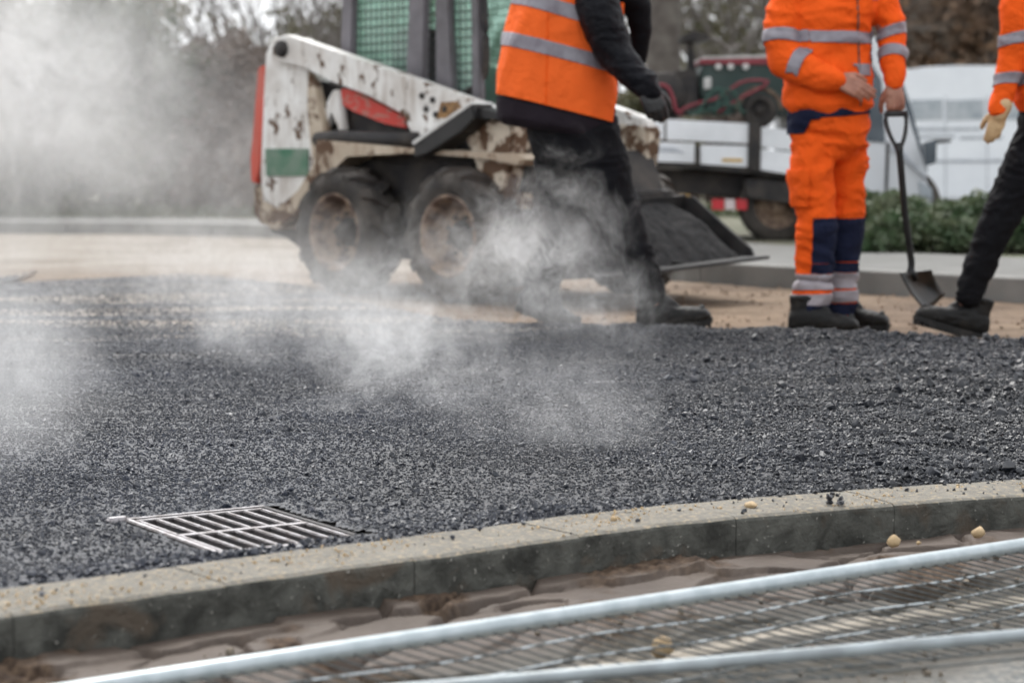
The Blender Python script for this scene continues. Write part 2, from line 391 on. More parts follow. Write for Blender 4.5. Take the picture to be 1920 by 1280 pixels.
# grate placement
g0 = gnd(410, 1031); g1 = gnd(692, 1001); g3 = gnd(232, 966)
gu = (g1 - g0); gu.z = 0; GW = gu.length; gu.normalize()
gv = Vector((-gu.y, gu.x, 0)); GL = 0.475
def in_grate(x, y, m=0.0):
    dx, dy = x - g0.x, y - g0.y
    a = dx * gu.x + dy * gu.y; b = dx * gv.x + dy * gv.y
    return (a > -m) & (a < GW + 0.032 + m) & (b > -m) & (b < GL + 0.008 + m)

def asphalt_mat(name, stone=False):
    t = NT(name)
    pos = t.new("ShaderNodeNewGeometry").outputs['Position']
    fine = t.noise(210, 3, vec=pos).outputs['Fac']; mid = t.noise(4, 5, vec=pos).outputs['Fac']; vor = t.new("ShaderNodeTexVoronoi"); vor.inputs['Scale'].default_value = 130
    t.link(pos, vor.inputs['Vector'])
    base = t.ramp(fine, 0.35, 0.75, c3(0.005, 0.0062, 0.0105), c3(0.027, 0.032, 0.047)).outputs[0]
    if not stone:
        # dried dust in streaks on the old, rolled end (far left)
        mp = t.new("ShaderNodeMapping"); mp.inputs['Scale'].default_value = (0.35, 1.4, 1); t.link(pos, mp.inputs[0])
        st = t.ramp(t.noise(1.6, 6, 0.3, vec=mp.outputs[0]).outputs['Fac'], 0.47, 0.60).outputs[0]
        sx = t.new("ShaderNodeSeparateXYZ"); t.link(pos, sx.inputs[0])
        my = t.new("ShaderNodeMapRange"); my.inputs['From Min'].default_value = 8.0; my.inputs['From Max'].default_value = 10.2; t.link(sx.outputs['Y'], my.inputs[0])
        mx = t.new("ShaderNodeMapRange"); mx.inputs['From Min'].default_value = 0.9; mx.inputs['From Max'].default_value = -0.4; t.link(sx.outputs['X'], mx.inputs[0])
        f1 = t.mix(1.0, my.outputs[0], mx.outputs[0], 'MULTIPLY'); f2 = t.mix(1.0, f1, st, 'MULTIPLY')
        base = t.mix(f2, base, (0.30, 0.24, 0.18))
    sxa = t.new('ShaderNodeSeparateXYZ'); t.link(pos, sxa.inputs[0]); mra = t.new('ShaderNodeMapRange'); mra.inputs['From Min'].default_value = -.5; mra.inputs['From Max'].default_value = .9; mra.inputs['To Min'].default_value = 1.35; mra.inputs['To Max'].default_value = .65; t.link(sxa.outputs['X'], mra.inputs[0])
    base = t.mix(1.0, base, mra.outputs[0], 'MULTIPLY')   # rolled left end greyer, loose mix at right darker
    base = t.mix(1.0, base, t.ramp(t.noise(1.1, 4, .4, vec=pos).outputs['Fac'], .35, .65, c3(.75, .75, .75), c3(1.25, 1.25, 1.25)).outputs[0], 'MULTIPLY')
    if stone:
        oi = t.new('ShaderNodeObjectInfo'); base = t.mix(1.0, base, t.ramp(oi.outputs['Random'], 0.0, 1.0, c3(.7, .7, .7), c3(1.35, 1.35, 1.35)).outputs[0], 'MULTIPLY')
    t.link(base, t.b.inputs['Base Color'])
    rr = t.ramp(mid, 0.3, 0.7, c3(0.40, 0.40, 0.40), c3(0.58, 0.58, 0.58)); t.link(rr.outputs[0], t.b.inputs['Roughness'])
    t.b.inputs['Specular IOR Level'].default_value = 0.6
    if not stone:
        p = t.bump(vor.outputs['Distance'], 0.9, 0.012); t.bump(fine, 0.7, 0.004, p)
    return t.m
M['asphalt'] = asphalt_mat('fresh_asphalt'); M['asphalt_grain'] = asphalt_mat('asphalt_grain_coat', True)

def keep_as(X, Y): return (Y > KB(X) - 0.06) & (Y < FE(X)) & ~in_grate(X, Y, -0.012) & (np.abs(X) < 0.36 * Y + 0.9)
asp = grid_mesh('asphalt_road', -5.6, 4.2, 2.2, 15.4, 0.014, zasph, keep_as, M['asphalt'], True, 0.016)
tag(asp, 'fresh black asphalt surface, rolled at left and loose at right', kind='structure')

# aggregate grains
def grains(n, y0, y1, size_f, dens_f, seed):
    r = np.random.default_rng(seed)
    Y = np.sqrt(r.uniform(y0 ** 2, y1 ** 2, n)); X = r.uniform(-1, 1, n) * (0.285 * Y + 0.25)
    ok = (Y > KB(X) - 0.008) & (Y < FE(X) + 0.03) & ~in_grate(X, Y, 0.012)
    ok &= r.uniform(0, 1, n) < dens_f(X, Y)
    X, Y = X[ok], Y[ok]; S = size_f(X, Y, r); Z = zasph(X, Y) + S * 0.12
    return np.stack([X, Y, Z], -1), S
protos = [rock_mesh('grain_shape', i, 11) for i in range(7)]
A1 = grains(520000, 3.3, 10.5, lambda x, y, r: (0.0050 + 0.0045 * r.random(len(x))) * (1 + 0.75 * loose(x, y)), lambda x, y: np.clip(0.30 + 1.5 * (fbm(x * 1.2, y * 5, 4, 43) - .25), .55, 1) * ss(10.5, 8.8, y), 1)
A2 = grains(90000, 3.3, 9.4, lambda x, y, r: 0.012 + 0.013 * r.random(len(x)) ** 2, lambda x, y: (loose(x, y) ** 1.5 + .10) * np.clip(fbm(x * 4, y * 4, 3, 41) * 2.4 - 0.7, 0, 1), 2)
A3 = grains(90000, 8.8, 15.2, lambda x, y, r: 0.008 + 0.007 * r.random(len(x)), lambda x, y: 0.8 * ss(8.8, 10, y), 3)
gp = np.concatenate([A1[0], A2[0], A3[0]]); gs = np.concatenate([A1[1], A2[1], A3[1]])
scatter('asphalt_aggregate', gp, gs, protos, M['asphalt_grain'], 'coated black aggregate grains of the fresh asphalt')
# bigger clods in the loose mix at the right
rr_ = np.random.default_rng(9)
cx_ = rr_.uniform(0.2, 2.4, 14000); cy_ = rr_.uniform(4.0, 8.9, 14000)
ok = (cy_ > KB(cx_) + 0.02) & (cy_ < FE(cx_) + 0.05) & (rr_.random(14000) < (0.10 * ss(.3, .9, cx_) + 0.5 * ss(.10, .03, cy_ - KB(cx_)) + 0.9 * ss(0.45, 0.05, FE(cx_) - cy_) + 0.55 * ss(1.0, 1.7, cx_) * ss(5.6, 6.3, cy_)) * 0.5)
cx_, cy_ = cx_[ok], cy_[ok]; cs = 0.014 + 0.03 * rr_.random(len(cx_)) ** 2.5
scatter('asphalt_clods', np.stack([cx_, cy_, zasph(cx_, cy_) + cs * 0.2], -1), cs, [rock_mesh('clod_shape', 50 + i, 18) for i in range(5)], M['asphalt_grain'], 'lumps of loose asphalt mix lying on the mat')

# dirt bed behind the asphalt
def dirt_mat():
    t = NT('sandy_dirt'); pos = t.new("ShaderNodeNewGeometry").outputs['Position']
    mp = t.new("ShaderNodeMapping"); mp.inputs['Scale'].default_value = (0.5, 1.0, 1); t.link(pos, mp.inputs[0])
    a = t.ramp(t.noise(1.3, 6, 0.3, vec=mp.outputs[0]).outputs['Fac'], 0.35, 0.65, c3(0.14, 0.10, 0.072), c3(0.25, 0.185, 0.13)).outputs[0]
    b = t.ramp(t.noise(9, 5, vec=pos).outputs['Fac'], 0.3, 0.7, c3(0.6, 0.58, 0.56), c3(1.15, 1.15, 1.15)).outputs[0]
    c = t.mix(1.0, a, b, 'MULTIPLY')
    sx = t.new("ShaderNodeSeparateXYZ"); t.link(pos, sx.inputs[0])
    my = t.new("ShaderNodeMapRange"); my.inputs['From Min'].default_value = 13.5; my.inputs['From Max'].default_value = 17; t.link(sx.outputs['Y'], my.inputs[0])
    pt_ = t.ramp(t.noise(.9, 6, .6, vec=mp.outputs[0]).outputs['Fac'], .40, .62, c3(0.29, 0.26, 0.225), c3(0.18, 0.150, 0.120)).outputs[0]; c = t.mix(my.outputs[0], c, pt_)
    t.link(c, t.b.inputs['Base Color']); t.b.inputs['Roughness'].default_value = 0.9; t.b.inputs['Specular IOR Level'].default_value = 0.15
    t.bump(t.noise(30, 6, vec=pos).outputs['Fac'], 0.7, 0.02); return t.m
M['dirt'] = dirt_mat()
def zdirt(x, y): return -0.035 + 0.025 * (fbm(x * 1.1, y * 2.2, 4, 61) - 0.5) + 0.012 * (fbm(x * 8, y * 8, 3, 62) - 0.5)
fk = sm([(11, 5.6, 0), (8, 7.5, 0), (4.5, 10.35, 0), (2.9, 11.9, 0), (1.22, 14.1, 0), (0.1, 16.3, 0), (-1.0, 19.5, 0), (-2.2, 22.6, 0), (-4.5, 24.4, 0), (-9, 25, 0), (-24, 25.2, 0)], 10)
fkx = np.array([p.x for p in fk])[::-1]; fky = np.array([p.y for p in fk])[::-1]
dirt = grid_mesh('dirt_ground', -22, 9, 7.0, 25.6, 0.07, zdirt, lambda X, Y: (Y < np.interp(X, fkx, fky) + 0.05) & (Y > FE(X) - 0.6), M['dirt'], True, 0.07)
tag(dirt, 'sandy brown dirt behind the new asphalt', kind='structure')
q = rng.uniform(-0.3, 4, 1300); w = rng.uniform(8.5, 14, 1300); okk = (w > FE(q) + 0.02) & (w < np.interp(q, fkx, fky)); q, w = q[okk], w[okk]
S_ = 0.008 + 0.022 * rng.random(len(q)) ** 3
M['dirt_stone'] = pbr('dirt_stone', (0.27, 0.20, 0.145), (0.19, 0.14, 0.10), 9, 0.9)
scatter('dirt_crumbs', np.stack([q, w, zdirt(q, w) + S_ * .2], -1), S_, [rock_mesh('crumb_shape', 90 + i, 14) for i in range(4)], M['dirt_stone'], 'small stones and crumbs on the brown dirt')

# base sheet
base = nmesh('ground', [(-900, -30, -0.30), (900, -30, -0.30), (900, 1500, -0.30), (-900, 1500, -0.30)], [(0, 1, 2, 3)], M['dirt'])
tag(base, 'earth below everything', kind='structure')
# footway beyond the far kerb and verge beyond it
M['paving'] = pbr('pale_concrete_paving', (0.145, 0.143, 0.135), (0.11, 0.108, 0.10), 2.0, 0.85, 0, 0.4, 30)
M['verge'] = pbr('verge_earth', (0.09, 0.10, 0.055), (0.14, 0.125, 0.09), 1.5, 0.95, 0, 0.6, 14)
def offs(pl, d):
    out = []
    for i, p in enumerate(pl):
        t_ = (pl[min(i + 1, len(pl) - 1)] - pl[max(i - 1, 0)]).normalized(); out.append(p + Vector((t_.y, -t_.x, 0)) * d)
    return out
inn = offs(fk, 0.15); outr = offs(fk, 2.3)
v = []; f = []
for a, b in zip(inn, outr): v += [(a.x, a.y, 0.095), (b.x, b.y, 0.10)]
for i in range(len(inn) - 1): f.append((2 * i, 2 * i + 1, 2 * i + 3, 2 * i + 2))
tag(nmesh('pavement', v, f, M['paving']), 'pale concrete footway behind the far kerb', kind='structure')
v = []; f = []
far = [Vector((900, -20, 0)) if i == 0 else (Vector((p.x * 60, 900 + 0 * p.y, 0))) for i, p in enumerate(outr)]
for a, b in zip(outr, far): v += [(a.x, a.y, 0.085), (b.x, b.y, 0.085)]
for i in range(len(inn) - 1): f.append((2 * i, 2 * i + 1, 2 * i + 3, 2 * i + 2))
tag(nmesh('verge_ground', v, f, M['verge']), 'dull green verge beyond the footway', kind='structure')

# kerbs: every stone a part
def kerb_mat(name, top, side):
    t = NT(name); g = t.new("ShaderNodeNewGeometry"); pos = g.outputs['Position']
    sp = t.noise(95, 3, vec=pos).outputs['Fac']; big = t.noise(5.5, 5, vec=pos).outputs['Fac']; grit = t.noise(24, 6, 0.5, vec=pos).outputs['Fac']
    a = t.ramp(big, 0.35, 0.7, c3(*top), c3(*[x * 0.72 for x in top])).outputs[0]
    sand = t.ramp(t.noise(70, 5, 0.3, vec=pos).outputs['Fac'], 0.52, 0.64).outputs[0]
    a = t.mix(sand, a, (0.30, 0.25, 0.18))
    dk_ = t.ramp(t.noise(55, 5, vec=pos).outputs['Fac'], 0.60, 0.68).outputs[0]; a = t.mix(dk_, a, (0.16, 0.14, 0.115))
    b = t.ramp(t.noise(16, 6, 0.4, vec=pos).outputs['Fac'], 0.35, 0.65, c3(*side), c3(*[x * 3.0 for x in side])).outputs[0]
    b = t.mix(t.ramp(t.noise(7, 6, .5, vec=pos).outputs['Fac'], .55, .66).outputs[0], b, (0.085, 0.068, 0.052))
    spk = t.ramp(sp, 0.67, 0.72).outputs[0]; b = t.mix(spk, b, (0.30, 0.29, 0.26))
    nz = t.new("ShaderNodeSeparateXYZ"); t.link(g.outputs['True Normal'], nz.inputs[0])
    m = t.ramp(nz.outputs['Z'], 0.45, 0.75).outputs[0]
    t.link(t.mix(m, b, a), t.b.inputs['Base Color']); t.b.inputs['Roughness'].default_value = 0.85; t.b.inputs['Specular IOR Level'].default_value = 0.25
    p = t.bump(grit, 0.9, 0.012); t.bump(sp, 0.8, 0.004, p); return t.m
M['kerb'] = kerb_mat('concrete_kerb_shaded_face', (0.195, 0.183, 0.158), (0.034, 0.034, 0.030))  # dark side colour holds the face's backlit shade; its mottles are stains
kerb = empty('kerb', (0, 0, 0)); tag(kerb, 'new concrete kerb between fresh asphalt and mud', kind='structure')
def kerb_run(parent, px_, py_, nx_, ny_, arc_, s0, s1, L, width, z0, z1, mat, nsub=8, gap=0.0007, jit=0.0012):
    s = s0; k = 0
    while s < s1:
        a, b = s + gap, s + L - gap; bm = bmesh.new(); rings = []
        dz = random.uniform(-jit, jit); dn = random.uniform(-jit, jit)
        for i in range(nsub + 1):
            t = a + (b - a) * i / nsub
            x, y, ux, uy = (np.interp(t, arc_, q_) for q_ in (px_, py_, nx_, ny_))
            ch = 0.012; w_ = width
            ring = []
            ee = 0.0012 if i in (0, nsub) else 0
            for (o, z) in ((0 + ee, z0), (0 + ee, z1 - ch), (0.003 + ee, z1 - ch * 0.45), (ch, z1 - ee * .4), (w_ * 0.3, z1), (w_ * 0.6, z1), (w_ - ch * .6, z1 - ee * .4), (w_ - ee, z1 - ch * .6), (w_ - ee, z0)):
                r1 = (mnoise.noise(Vector((t * 9, o * 30, z * 30))) * 0.0018 if z > z0 else 0)
                ring.append(bm.verts.new((x + ux * (o + dn + r1), y + uy * (o + dn + r1), z + dz + r1)))
            rings.append(ring)
        for i in range(nsub):
            for j in range(8): bm.faces.new((rings[i][j], rings[i + 1][j], rings[i + 1][j + 1], rings[i][j + 1]))
        bm.faces.new(rings[0]); bm.faces.new(rings[-1][::-1])
        fin('kerb_stone', bm, mat, parent); s += L; k += 1
    return k
# stones are placed so that joints fall where the photograph shows them
s_ref = float(np.interp(gnd(425, 1093).x, xs, arc)); LST = 0.398
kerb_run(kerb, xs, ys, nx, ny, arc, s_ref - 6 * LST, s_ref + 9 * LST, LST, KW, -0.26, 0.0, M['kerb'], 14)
M['kerb_far'] = pbr('far_concrete_kerb', (0.22, 0.215, 0.20), (0.15, 0.148, 0.14), 3, 0.85, 0, 0.4, 40)
fkb = empty('far_kerb', (0, 0, 0)); tag(fkb, 'pale kerb along the footway behind the workers', kind='structure')
farc = np.concatenate([[0], np.cumsum([(fk[i + 1] - fk[i]).length for i in range(len(fk) - 1)])])
fo = offs(fk, 1.0)
kerb_run(fkb, [p.x for p in fk], [p.y for p in fk], [(b - a).x for a, b in zip(fk, fo)], [(b - a).y for a, b in zip(fk, fo)], farc, 2, farc[-1] - 1, 1.0, 0.16, -0.2, 0.105, M['kerb_far'], 3, 0.006)

# mud and rough ground in front of the kerb
mrx = np.random.default_rng(5)
ncell = 130
d0_ = 0.0
cA = mrx.uniform(0, 4.2, ncell); cB = mrx.uniform(-0.05, 0.62, ncell)
cH = mrx.uniform(-0.0055, 0.0055, ncell); cTA = mrx.normal(0, 0.03, ncell); cTB = mrx.normal(0.03, 0.06, ncell)
arc0 = float(np.interp(-1.6, xs, arc))
def zmud(X, Y):
    d = kdist(X, Y); a = np.interp(X, xs, arc) - arc0
    wa = a + 0.07 * (fbm(X * 9, Y * 9, 3, 71) - 0.5) * 2; wd = d + 0.03 * (fbm(X * 9 + 50, Y * 9, 3, 72) - 0.5) * 2
    best = np.full(X.shape, 9.0); sec = np.full(X.shape, 9.0); bi = np.zeros(X.shape, int)
    for i in range(ncell):
        dd = np.hypot((wa - cA[i]) * 0.45, (wd - cB[i]) * 1.15)
        m = dd < best; sec = np.where(m, best, np.minimum(sec, dd)); bi = np.where(m, i, bi); best = np.where(m, dd, best)
    edge = sec - best
    z = cH[bi] + cTA[bi] * (wa - cA[bi]) + cTB[bi] * (wd - cB[bi])
    crack = ss(0.012, 0.002, edge) * ss(.34, .42, fbm(X * 5, Y * 5, 2, 75))
    z = z - 0.024 * crack + 0.009 * ss(0.05, 0.012, edge) * ss(.42, .55, fbm(X * 4, Y * 4, 2, 74))
    crumb = ss(0.46, 0.58, fbm(X * 5, Y * 7, 3, 76))
    z = z + crumb * 0.022 * (fbm(X * 60, Y * 60, 3, 77) - 0.45)
    z = z * ss(0.52, 0.30, d)
    rough = ss(0.25, 0.5, d)
    base_z = -0.077 - 0.045 * ss(0.10, 0.42, d) - 0.035 * ss(1.35, 0.2, X) * ss(-0.1, 0.3, d) * 0.5
    slopeh = 0.002 * ss(0.08, 0.0, d)
    return base_z + slopeh + z + rough * (0.022 * (fbm(X * 7, Y * 7, 4, 78) - 0.5) + 0.008 * (fbm(X * 45, Y * 45, 3, 79) - 0.5))
def mud_mat():
    t = NT('mud_and_rubble'); pos = t.new("ShaderNodeNewGeometry").outputs['Position']
    at_ = t.new("ShaderNodeAttribute"); at_.attribute_name = 'kd'
    cr = t.new("ShaderNodeAttribute"); cr.attribute_name = 'crumb'
    n1 = t.noise(7, 5, 0.3, vec=pos).outputs['Fac']; n2 = t.noise(60, 4, vec=pos).outputs['Fac']
    clay = t.ramp(n1, 0.35, 0.68, c3(0.100, 0.078, 0.064), c3(0.068, 0.051, 0.041)).outputs[0]
    soil = t.ramp(n2, 0.35, 0.7, c3(0.035, 0.022, 0.015), c3(0.115, 0.078, 0.052)).outputs[0]
    a = t.mix(cr.outputs['Fac'], clay, soil)
    grey = t.ramp(n1, 0.3, 0.7, c3(0.050, 0.045, 0.037), c3(0.088, 0.080, 0.066)).outputs[0]
    g1_ = t.ramp(at_.outputs['Fac'], 0.27, 0.36).outputs[0]
    a = t.mix(g1_, a, grey)
    # pale mortar crust along one line
    ad = t.new("ShaderNodeMath"); ad.operation = 'MULTIPLY_ADD'; t.link(n1, ad.inputs[0]); ad.inputs[1].default_value = 0.14; t.link(at_.outputs['Fac'], ad.inputs[2])
    c1 = t.ramp(ad.outputs[0], 0.475, 0.50).outputs[0]; c2 = t.ramp(ad.outputs[0], 0.53, 0.55, c3(1, 1, 1), c3(0, 0, 0)).outputs[0]
    cm = t.mix(1.0, c1, c2, 'MULTIPLY')
    a = t.mix(cm, a, (0.30, 0.265, 0.215))
    rub = t.ramp(at_.outputs['Fac'], 0.80, 0.95).outputs[0]
    a = t.mix(rub, a, t.ramp(n2, 0.4, 0.6, c3(0.09, 0.10, 0.10), c3(0.22, 0.21, 0.19)).outputs[0])
    t.link(a, t.b.inputs['Base Color'])
    rr = t.mix(cr.outputs['Fac'], (0.62,) * 3, (0.9,) * 3); t.link(rr, t.b.inputs['Roughness']); t.b.inputs['Specular IOR Level'].default_value = 0.25
    t.bump(n2, 0.35, 0.006); return t.m
M['mud'] = mud_mat()
def keep_mud(X, Y): return (Y < K(X) + 0.05) & (Y > 2.2)
mud = grid_mesh('mud_ground', -1.7, 2.3, 2.25, 5.4, 0.0055, zmud, keep_mud, M['mud'], True)
vv = np.empty(len(mud.data.vertices) * 3, dtype=np.float32); mud.data.vertices.foreach_get('co', vv); vv = vv.reshape(-1, 3)
a_ = mud.data.attributes.new('kd', 'FLOAT', 'POINT'); a_.data.foreach_set('value', kdist(vv[:, 0], vv[:, 1]).astype(np.float32))
a_ = mud.data.attributes.new('crumb', 'FLOAT', 'POINT'); a_.data.foreach_set('value', ss(0.46, 0.58, fbm(vv[:, 0] * 5, vv[:, 1] * 7, 3, 76)).astype(np.float32))
tag(mud, 'smeared brown mud and grey rubble in front of the kerb', kind='structure')

# ================================================================== GRATE
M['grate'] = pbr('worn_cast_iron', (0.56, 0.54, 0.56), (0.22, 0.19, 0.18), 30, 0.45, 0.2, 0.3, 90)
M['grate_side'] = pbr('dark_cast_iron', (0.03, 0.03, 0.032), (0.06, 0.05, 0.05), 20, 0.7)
M['pit'] = pbr('black_pit_wall', (0.012, 0.012, 0.012), None, 5, 0.6)  # near-black on walls, floor and the strip beside the frame
gr_yaw = math.atan2(gu.y, gu.x)
grate = empty('drain_grate', (g0.x, g0.y, -0.006), (0, 0, gr_yaw), 'steel drain grate set in fresh asphalt beside the kerb', 'drain grate')
def gbar(name, x0, x1, y0, y1, h=0.03, z=0.0):
    bm = bmesh.new(); box(bm, ((x0 + x1) / 2, (y0 + y1) / 2, z - h / 2), (x1 - x0, y1 - y0, h))
    bev(bm, w=0.0022, seg=2)
    o = fin(name, bm, [M['grate'], M['grate_side']], grate)
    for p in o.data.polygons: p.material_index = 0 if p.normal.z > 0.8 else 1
    return o
fw = 0.014
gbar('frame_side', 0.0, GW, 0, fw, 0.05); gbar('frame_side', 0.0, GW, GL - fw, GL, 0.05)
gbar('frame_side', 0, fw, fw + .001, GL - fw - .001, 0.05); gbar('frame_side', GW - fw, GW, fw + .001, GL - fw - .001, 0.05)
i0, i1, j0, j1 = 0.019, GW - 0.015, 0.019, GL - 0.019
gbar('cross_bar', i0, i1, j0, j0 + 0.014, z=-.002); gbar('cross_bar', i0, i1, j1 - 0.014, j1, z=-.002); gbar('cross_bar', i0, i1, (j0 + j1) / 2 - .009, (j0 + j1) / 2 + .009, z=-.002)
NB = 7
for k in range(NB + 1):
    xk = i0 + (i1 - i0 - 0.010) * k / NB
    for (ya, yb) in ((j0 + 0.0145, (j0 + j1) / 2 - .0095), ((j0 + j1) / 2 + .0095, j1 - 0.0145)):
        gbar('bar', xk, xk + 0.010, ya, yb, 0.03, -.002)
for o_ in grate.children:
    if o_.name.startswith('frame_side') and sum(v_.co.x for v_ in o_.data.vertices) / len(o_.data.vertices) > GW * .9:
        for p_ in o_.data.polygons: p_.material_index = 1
bm = bmesh.new()
for (x0, x1, y0, y1) in ((0.001, GW - .001, -0.012, -0.001), (0.001, GW - .001, GL + .001, GL + 0.012), (-0.012, -0.001, -0.012, GL + .012), (GW + .034, GW + .045, -0.012, GL + .012)):
    box(bm, ((x0 + x1) / 2, (y0 + y1) / 2, -0.135), (x1 - x0, y1 - y0, 0.25))
box(bm, (GW / 2 + .016, GL / 2, -0.27), (GW + .04, GL, 0.01)); box(bm, (GW + .018, GL / 2, -0.045), (.030, GL, .03))
fin('pit', bm, M['pit'], grate)
for cxy in ((-0.012, GL), (0.0, -0.006)):
    bm = bmesh.new(); box(bm, (cxy[0], cxy[1], -0.004), (0.045, 0.022, 0.016)); bev(bm, w=0.004); fin('lug', bm, M['grate'], grate)

# ================================================================== FENCE PANELS lying in the foreground
def fz(x, y): return float(zmud(np.array([[x]]), np.array([[y]]))[0, 0])
rA, rB = gnd(140, 1294, -0.045), gnd(1925, 1021, -0.045)
dA = (rB - rA).normalized(); pA = Vector((dA.y, -dA.x, 0))
fence = empty('fence_panel', rA, (0, 0, 0), 'galvanised mesh fence panel lying flat with its long tube beside the mud', 'fence panel')
def fw_(p): return Vector(p) - rA
bm = bmesh.new(); tube(bm, [fw_(rA - dA * 0.7 + Vector((0, 0, -.002))), fw_(rA + dA * 0.5), fw_(rB), fw_(rB + dA * 1.0)], 0.0150, 20); fin('top_tube', bm, M['galv'], fence, True)
for k, off in enumerate((0.085, 0.165, 0.25, 0.31)):
    bm = bmesh.new(); pts = []
    for i in range(26):
        q_ = rA - dA * 0.4 + dA * (3.0 * i / 25) + pA * off
        pts.append(fw_((q_.x, q_.y, -0.052 - 0.04 * min(1, off / .25) + 0.004 * math.sin(i * 1.3 + k))))
    tube(bm, pts, 0.0022, 6); fin('long_wire', bm, M['wire_light'], fence, True)
bm0 = bmesh.new(); tube(bm0, [(0, 0, 0), tuple(pA * 0.20 + dA * 0.10 + Vector((0, 0, -0.035))), tuple(pA * 0.42 + dA * 0.21 + Vector((0, 0, -0.055)))], 0.0017, 5)
wo_ = None
for k in range(84):
    p0 = fw_(rA - dA * 0.35 + dA * (0.034 * k)) + Vector((0, 0, -0.006))
    if wo_ is None: wo_ = fin('cross_wire', bm0, M['wire'], fence); o = wo_
    else: o = wo_.copy(); COL.objects.link(o); o.parent = fence
    o.location = p0; o.rotation_euler = (0, 0, random.uniform(-.03, .03))
r2a, r2b = gnd(855, 1284, -0.05), gnd(1925, 1189, -0.05)
fence2 = empty('fence_panel', r2a, (0, 0, 0), 'second fence panel tube nearest the camera at lower right', 'fence panel')
d2 = (r2b - r2a).normalized(); p2 = Vector((d2.y, -d2.x, 0))
bm = bmesh.new(); tube(bm, [-d2 * 0.8, d2 * 2.2], 0.0105, 18); fin('tube', bm, M['galv_dull'], fence2, True)
for off in (0.05, 0.10):
    bm = bmesh.new(); tube(bm, [p2 * off - d2 * .8 + Vector((0, 0, -.012)), p2 * off + d2 * 2.2 + Vector((0, 0, -.012))], 0.002, 6); fin('long_wire', bm, M['wire'], fence2, True)

# stones near the kerb
M['stone_tan'] = pbr('tan_pebble', (0.50, 0.36, 0.19), (0.38, 0.27, 0.16), 40, 0.7, 0, 0.4, 120)
M['clump'] = M['asphalt_grain']
def pebble(px, py, z, size, mat, label, cat, seed, flat=(1, .8, .7), name='pebble', dz=0.35):
    p = gnd(px, py, z); me = rock_mesh(name, seed, 40, flat)
    o = link_mesh(name, me, mat, smooth=True); o.location = (p.x, p.y, z + size * dz * flat[2]); o.scale = (size,) * 3
    o.rotation_euler = (0, 0, seed * 1.7); return tag(o, label, cat)
pebble(1408, 951, 0.0, 0.038, M['stone_tan'], 'flat tan pebble on top of the kerb left of a black lump', 'stone', 3, (1, .7, .4))
pebble(1150, 976, 0.0, 0.017, M['stone_tan'], 'small brown pebble on the kerb right of the middle of the photo', 'stone', 4)
pebble(1676, 1024, -0.055, 0.030, M['stone_tan'], 'round yellowish stone in the mud touching the kerb face', 'stone', 5, (1, .9, .95))
pebble(1834, 1006, -0.055, 0.034, M['stone_tan'], 'larger yellow stone on the mud by the kerb at far right', 'stone', 6, (1, .85, .8))
pebble(1722, 1020, -0.055, 0.013, M['stone_tan'], 'tiny yellow pebble between two yellow stones by the kerb', 'stone', 8)
pebble(546, 920, 0.0, 0.016, M['clump'], 'single black crumb lying on the rolled asphalt above the grate', 'asphalt crumb', 9, name='asphalt_crumb')
pebble(1240, 1228, -0.12, 0.045, M['stone_tan'], 'blurred pale stone under the fence mesh near the bottom edge', 'stone', 15, (1, .9, .9))
clump = empty('asphalt_clump', gnd(1562, 946, 0.0), label='black clump of asphalt crumbs lying on the kerb', cat='asphalt clump')
for k in range(11):
    me = rock_mesh('crumb', 200 + k, 16); o = link_mesh('crumb', me, M['clump'], clump); o.scale = (random.uniform(.011, .018),) * 3
    o.location = (random.gauss(0, .012), random.gauss(0, .008), 0.006 + .010 * (k > 6) + .002 * random.random())
# fine litter on the kerb top
n_ = 1500; aa = rng.uniform(arc[0] + .5, arc[-1] - .5, n_); oo = rng.uniform(0.01, KW - .005, n_) 
dens = 0.25 + 0.75 * ss(0.2, 1.2, np.interp(aa, arc, xs)); ok = rng.random(n_) < dens * (0.25 + 0.75 * (oo / KW) ** 1.5); aa, oo = aa[ok], oo[ok]
lx = np.interp(aa, arc, xs) + np.interp(aa, arc, nx) * oo; ly = np.interp(aa, arc, ys) + np.interp(aa, arc, ny) * oo
sz = 0.0035 + 0.011 * rng.random(len(lx)) ** 4
scatter('asphalt_litter', np.stack([lx, ly, 0.0 + sz * .3], -1), sz, [rock_mesh('litter_shape', 300 + i, 12) for i in range(4)], M['asphalt_grain'], 'black asphalt crumbs dropped on the kerb top')
n_ = 3200; aa = rng.uniform(arc[0] + .5, arc[-1] - .5, n_); oo = rng.uniform(0.01, KW - .01, n_); ok = fbm(aa * 4, oo * 8, 3, 88) > 0.46; aa, oo = aa[ok], oo[ok]
lx = np.interp(aa, arc, xs) + np.interp(aa, arc, nx) * oo; ly = np.interp(aa, arc, ys) + np.interp(aa, arc, ny) * oo
sz = 0.003 + 0.007 * rng.random(len(lx)) ** 3
scatter('sand_litter', np.stack([lx, ly, 0.0 + sz * .25], -1), sz, [rock_mesh('sand_shape', 320 + i, 12) for i in range(4)], M['stone_tan'], 'sand grains and tan grit on the kerb top')
n_ = 2600; X_ = rng.uniform(-1.2, 1.9, n_); D_ = rng.uniform(0.12, 1.3, n_); Y_ = K(X_) - D_ * 1.25; ok = (fbm(X_ * 4, Y_ * 4, 3, 89) > 0.5) | (D_ > 0.5); X_, Y_, D_ = X_[ok], Y_[ok], D_[ok]
sz = 0.003 + 0.017 * rng.random(len(X_)) ** 5
scatter('mud_grit', np.stack([X_, Y_, zmud(X_[None], Y_[None])[0] + sz * .25], -1), sz, [rock_mesh('grit_shape', 340 + i, 13) for i in range(4)], pbr('mixed_grit', (0.30, 0.24, 0.17), (0.12, 0.11, 0.10), 6, .85), 'grit and small rubble on the mud')

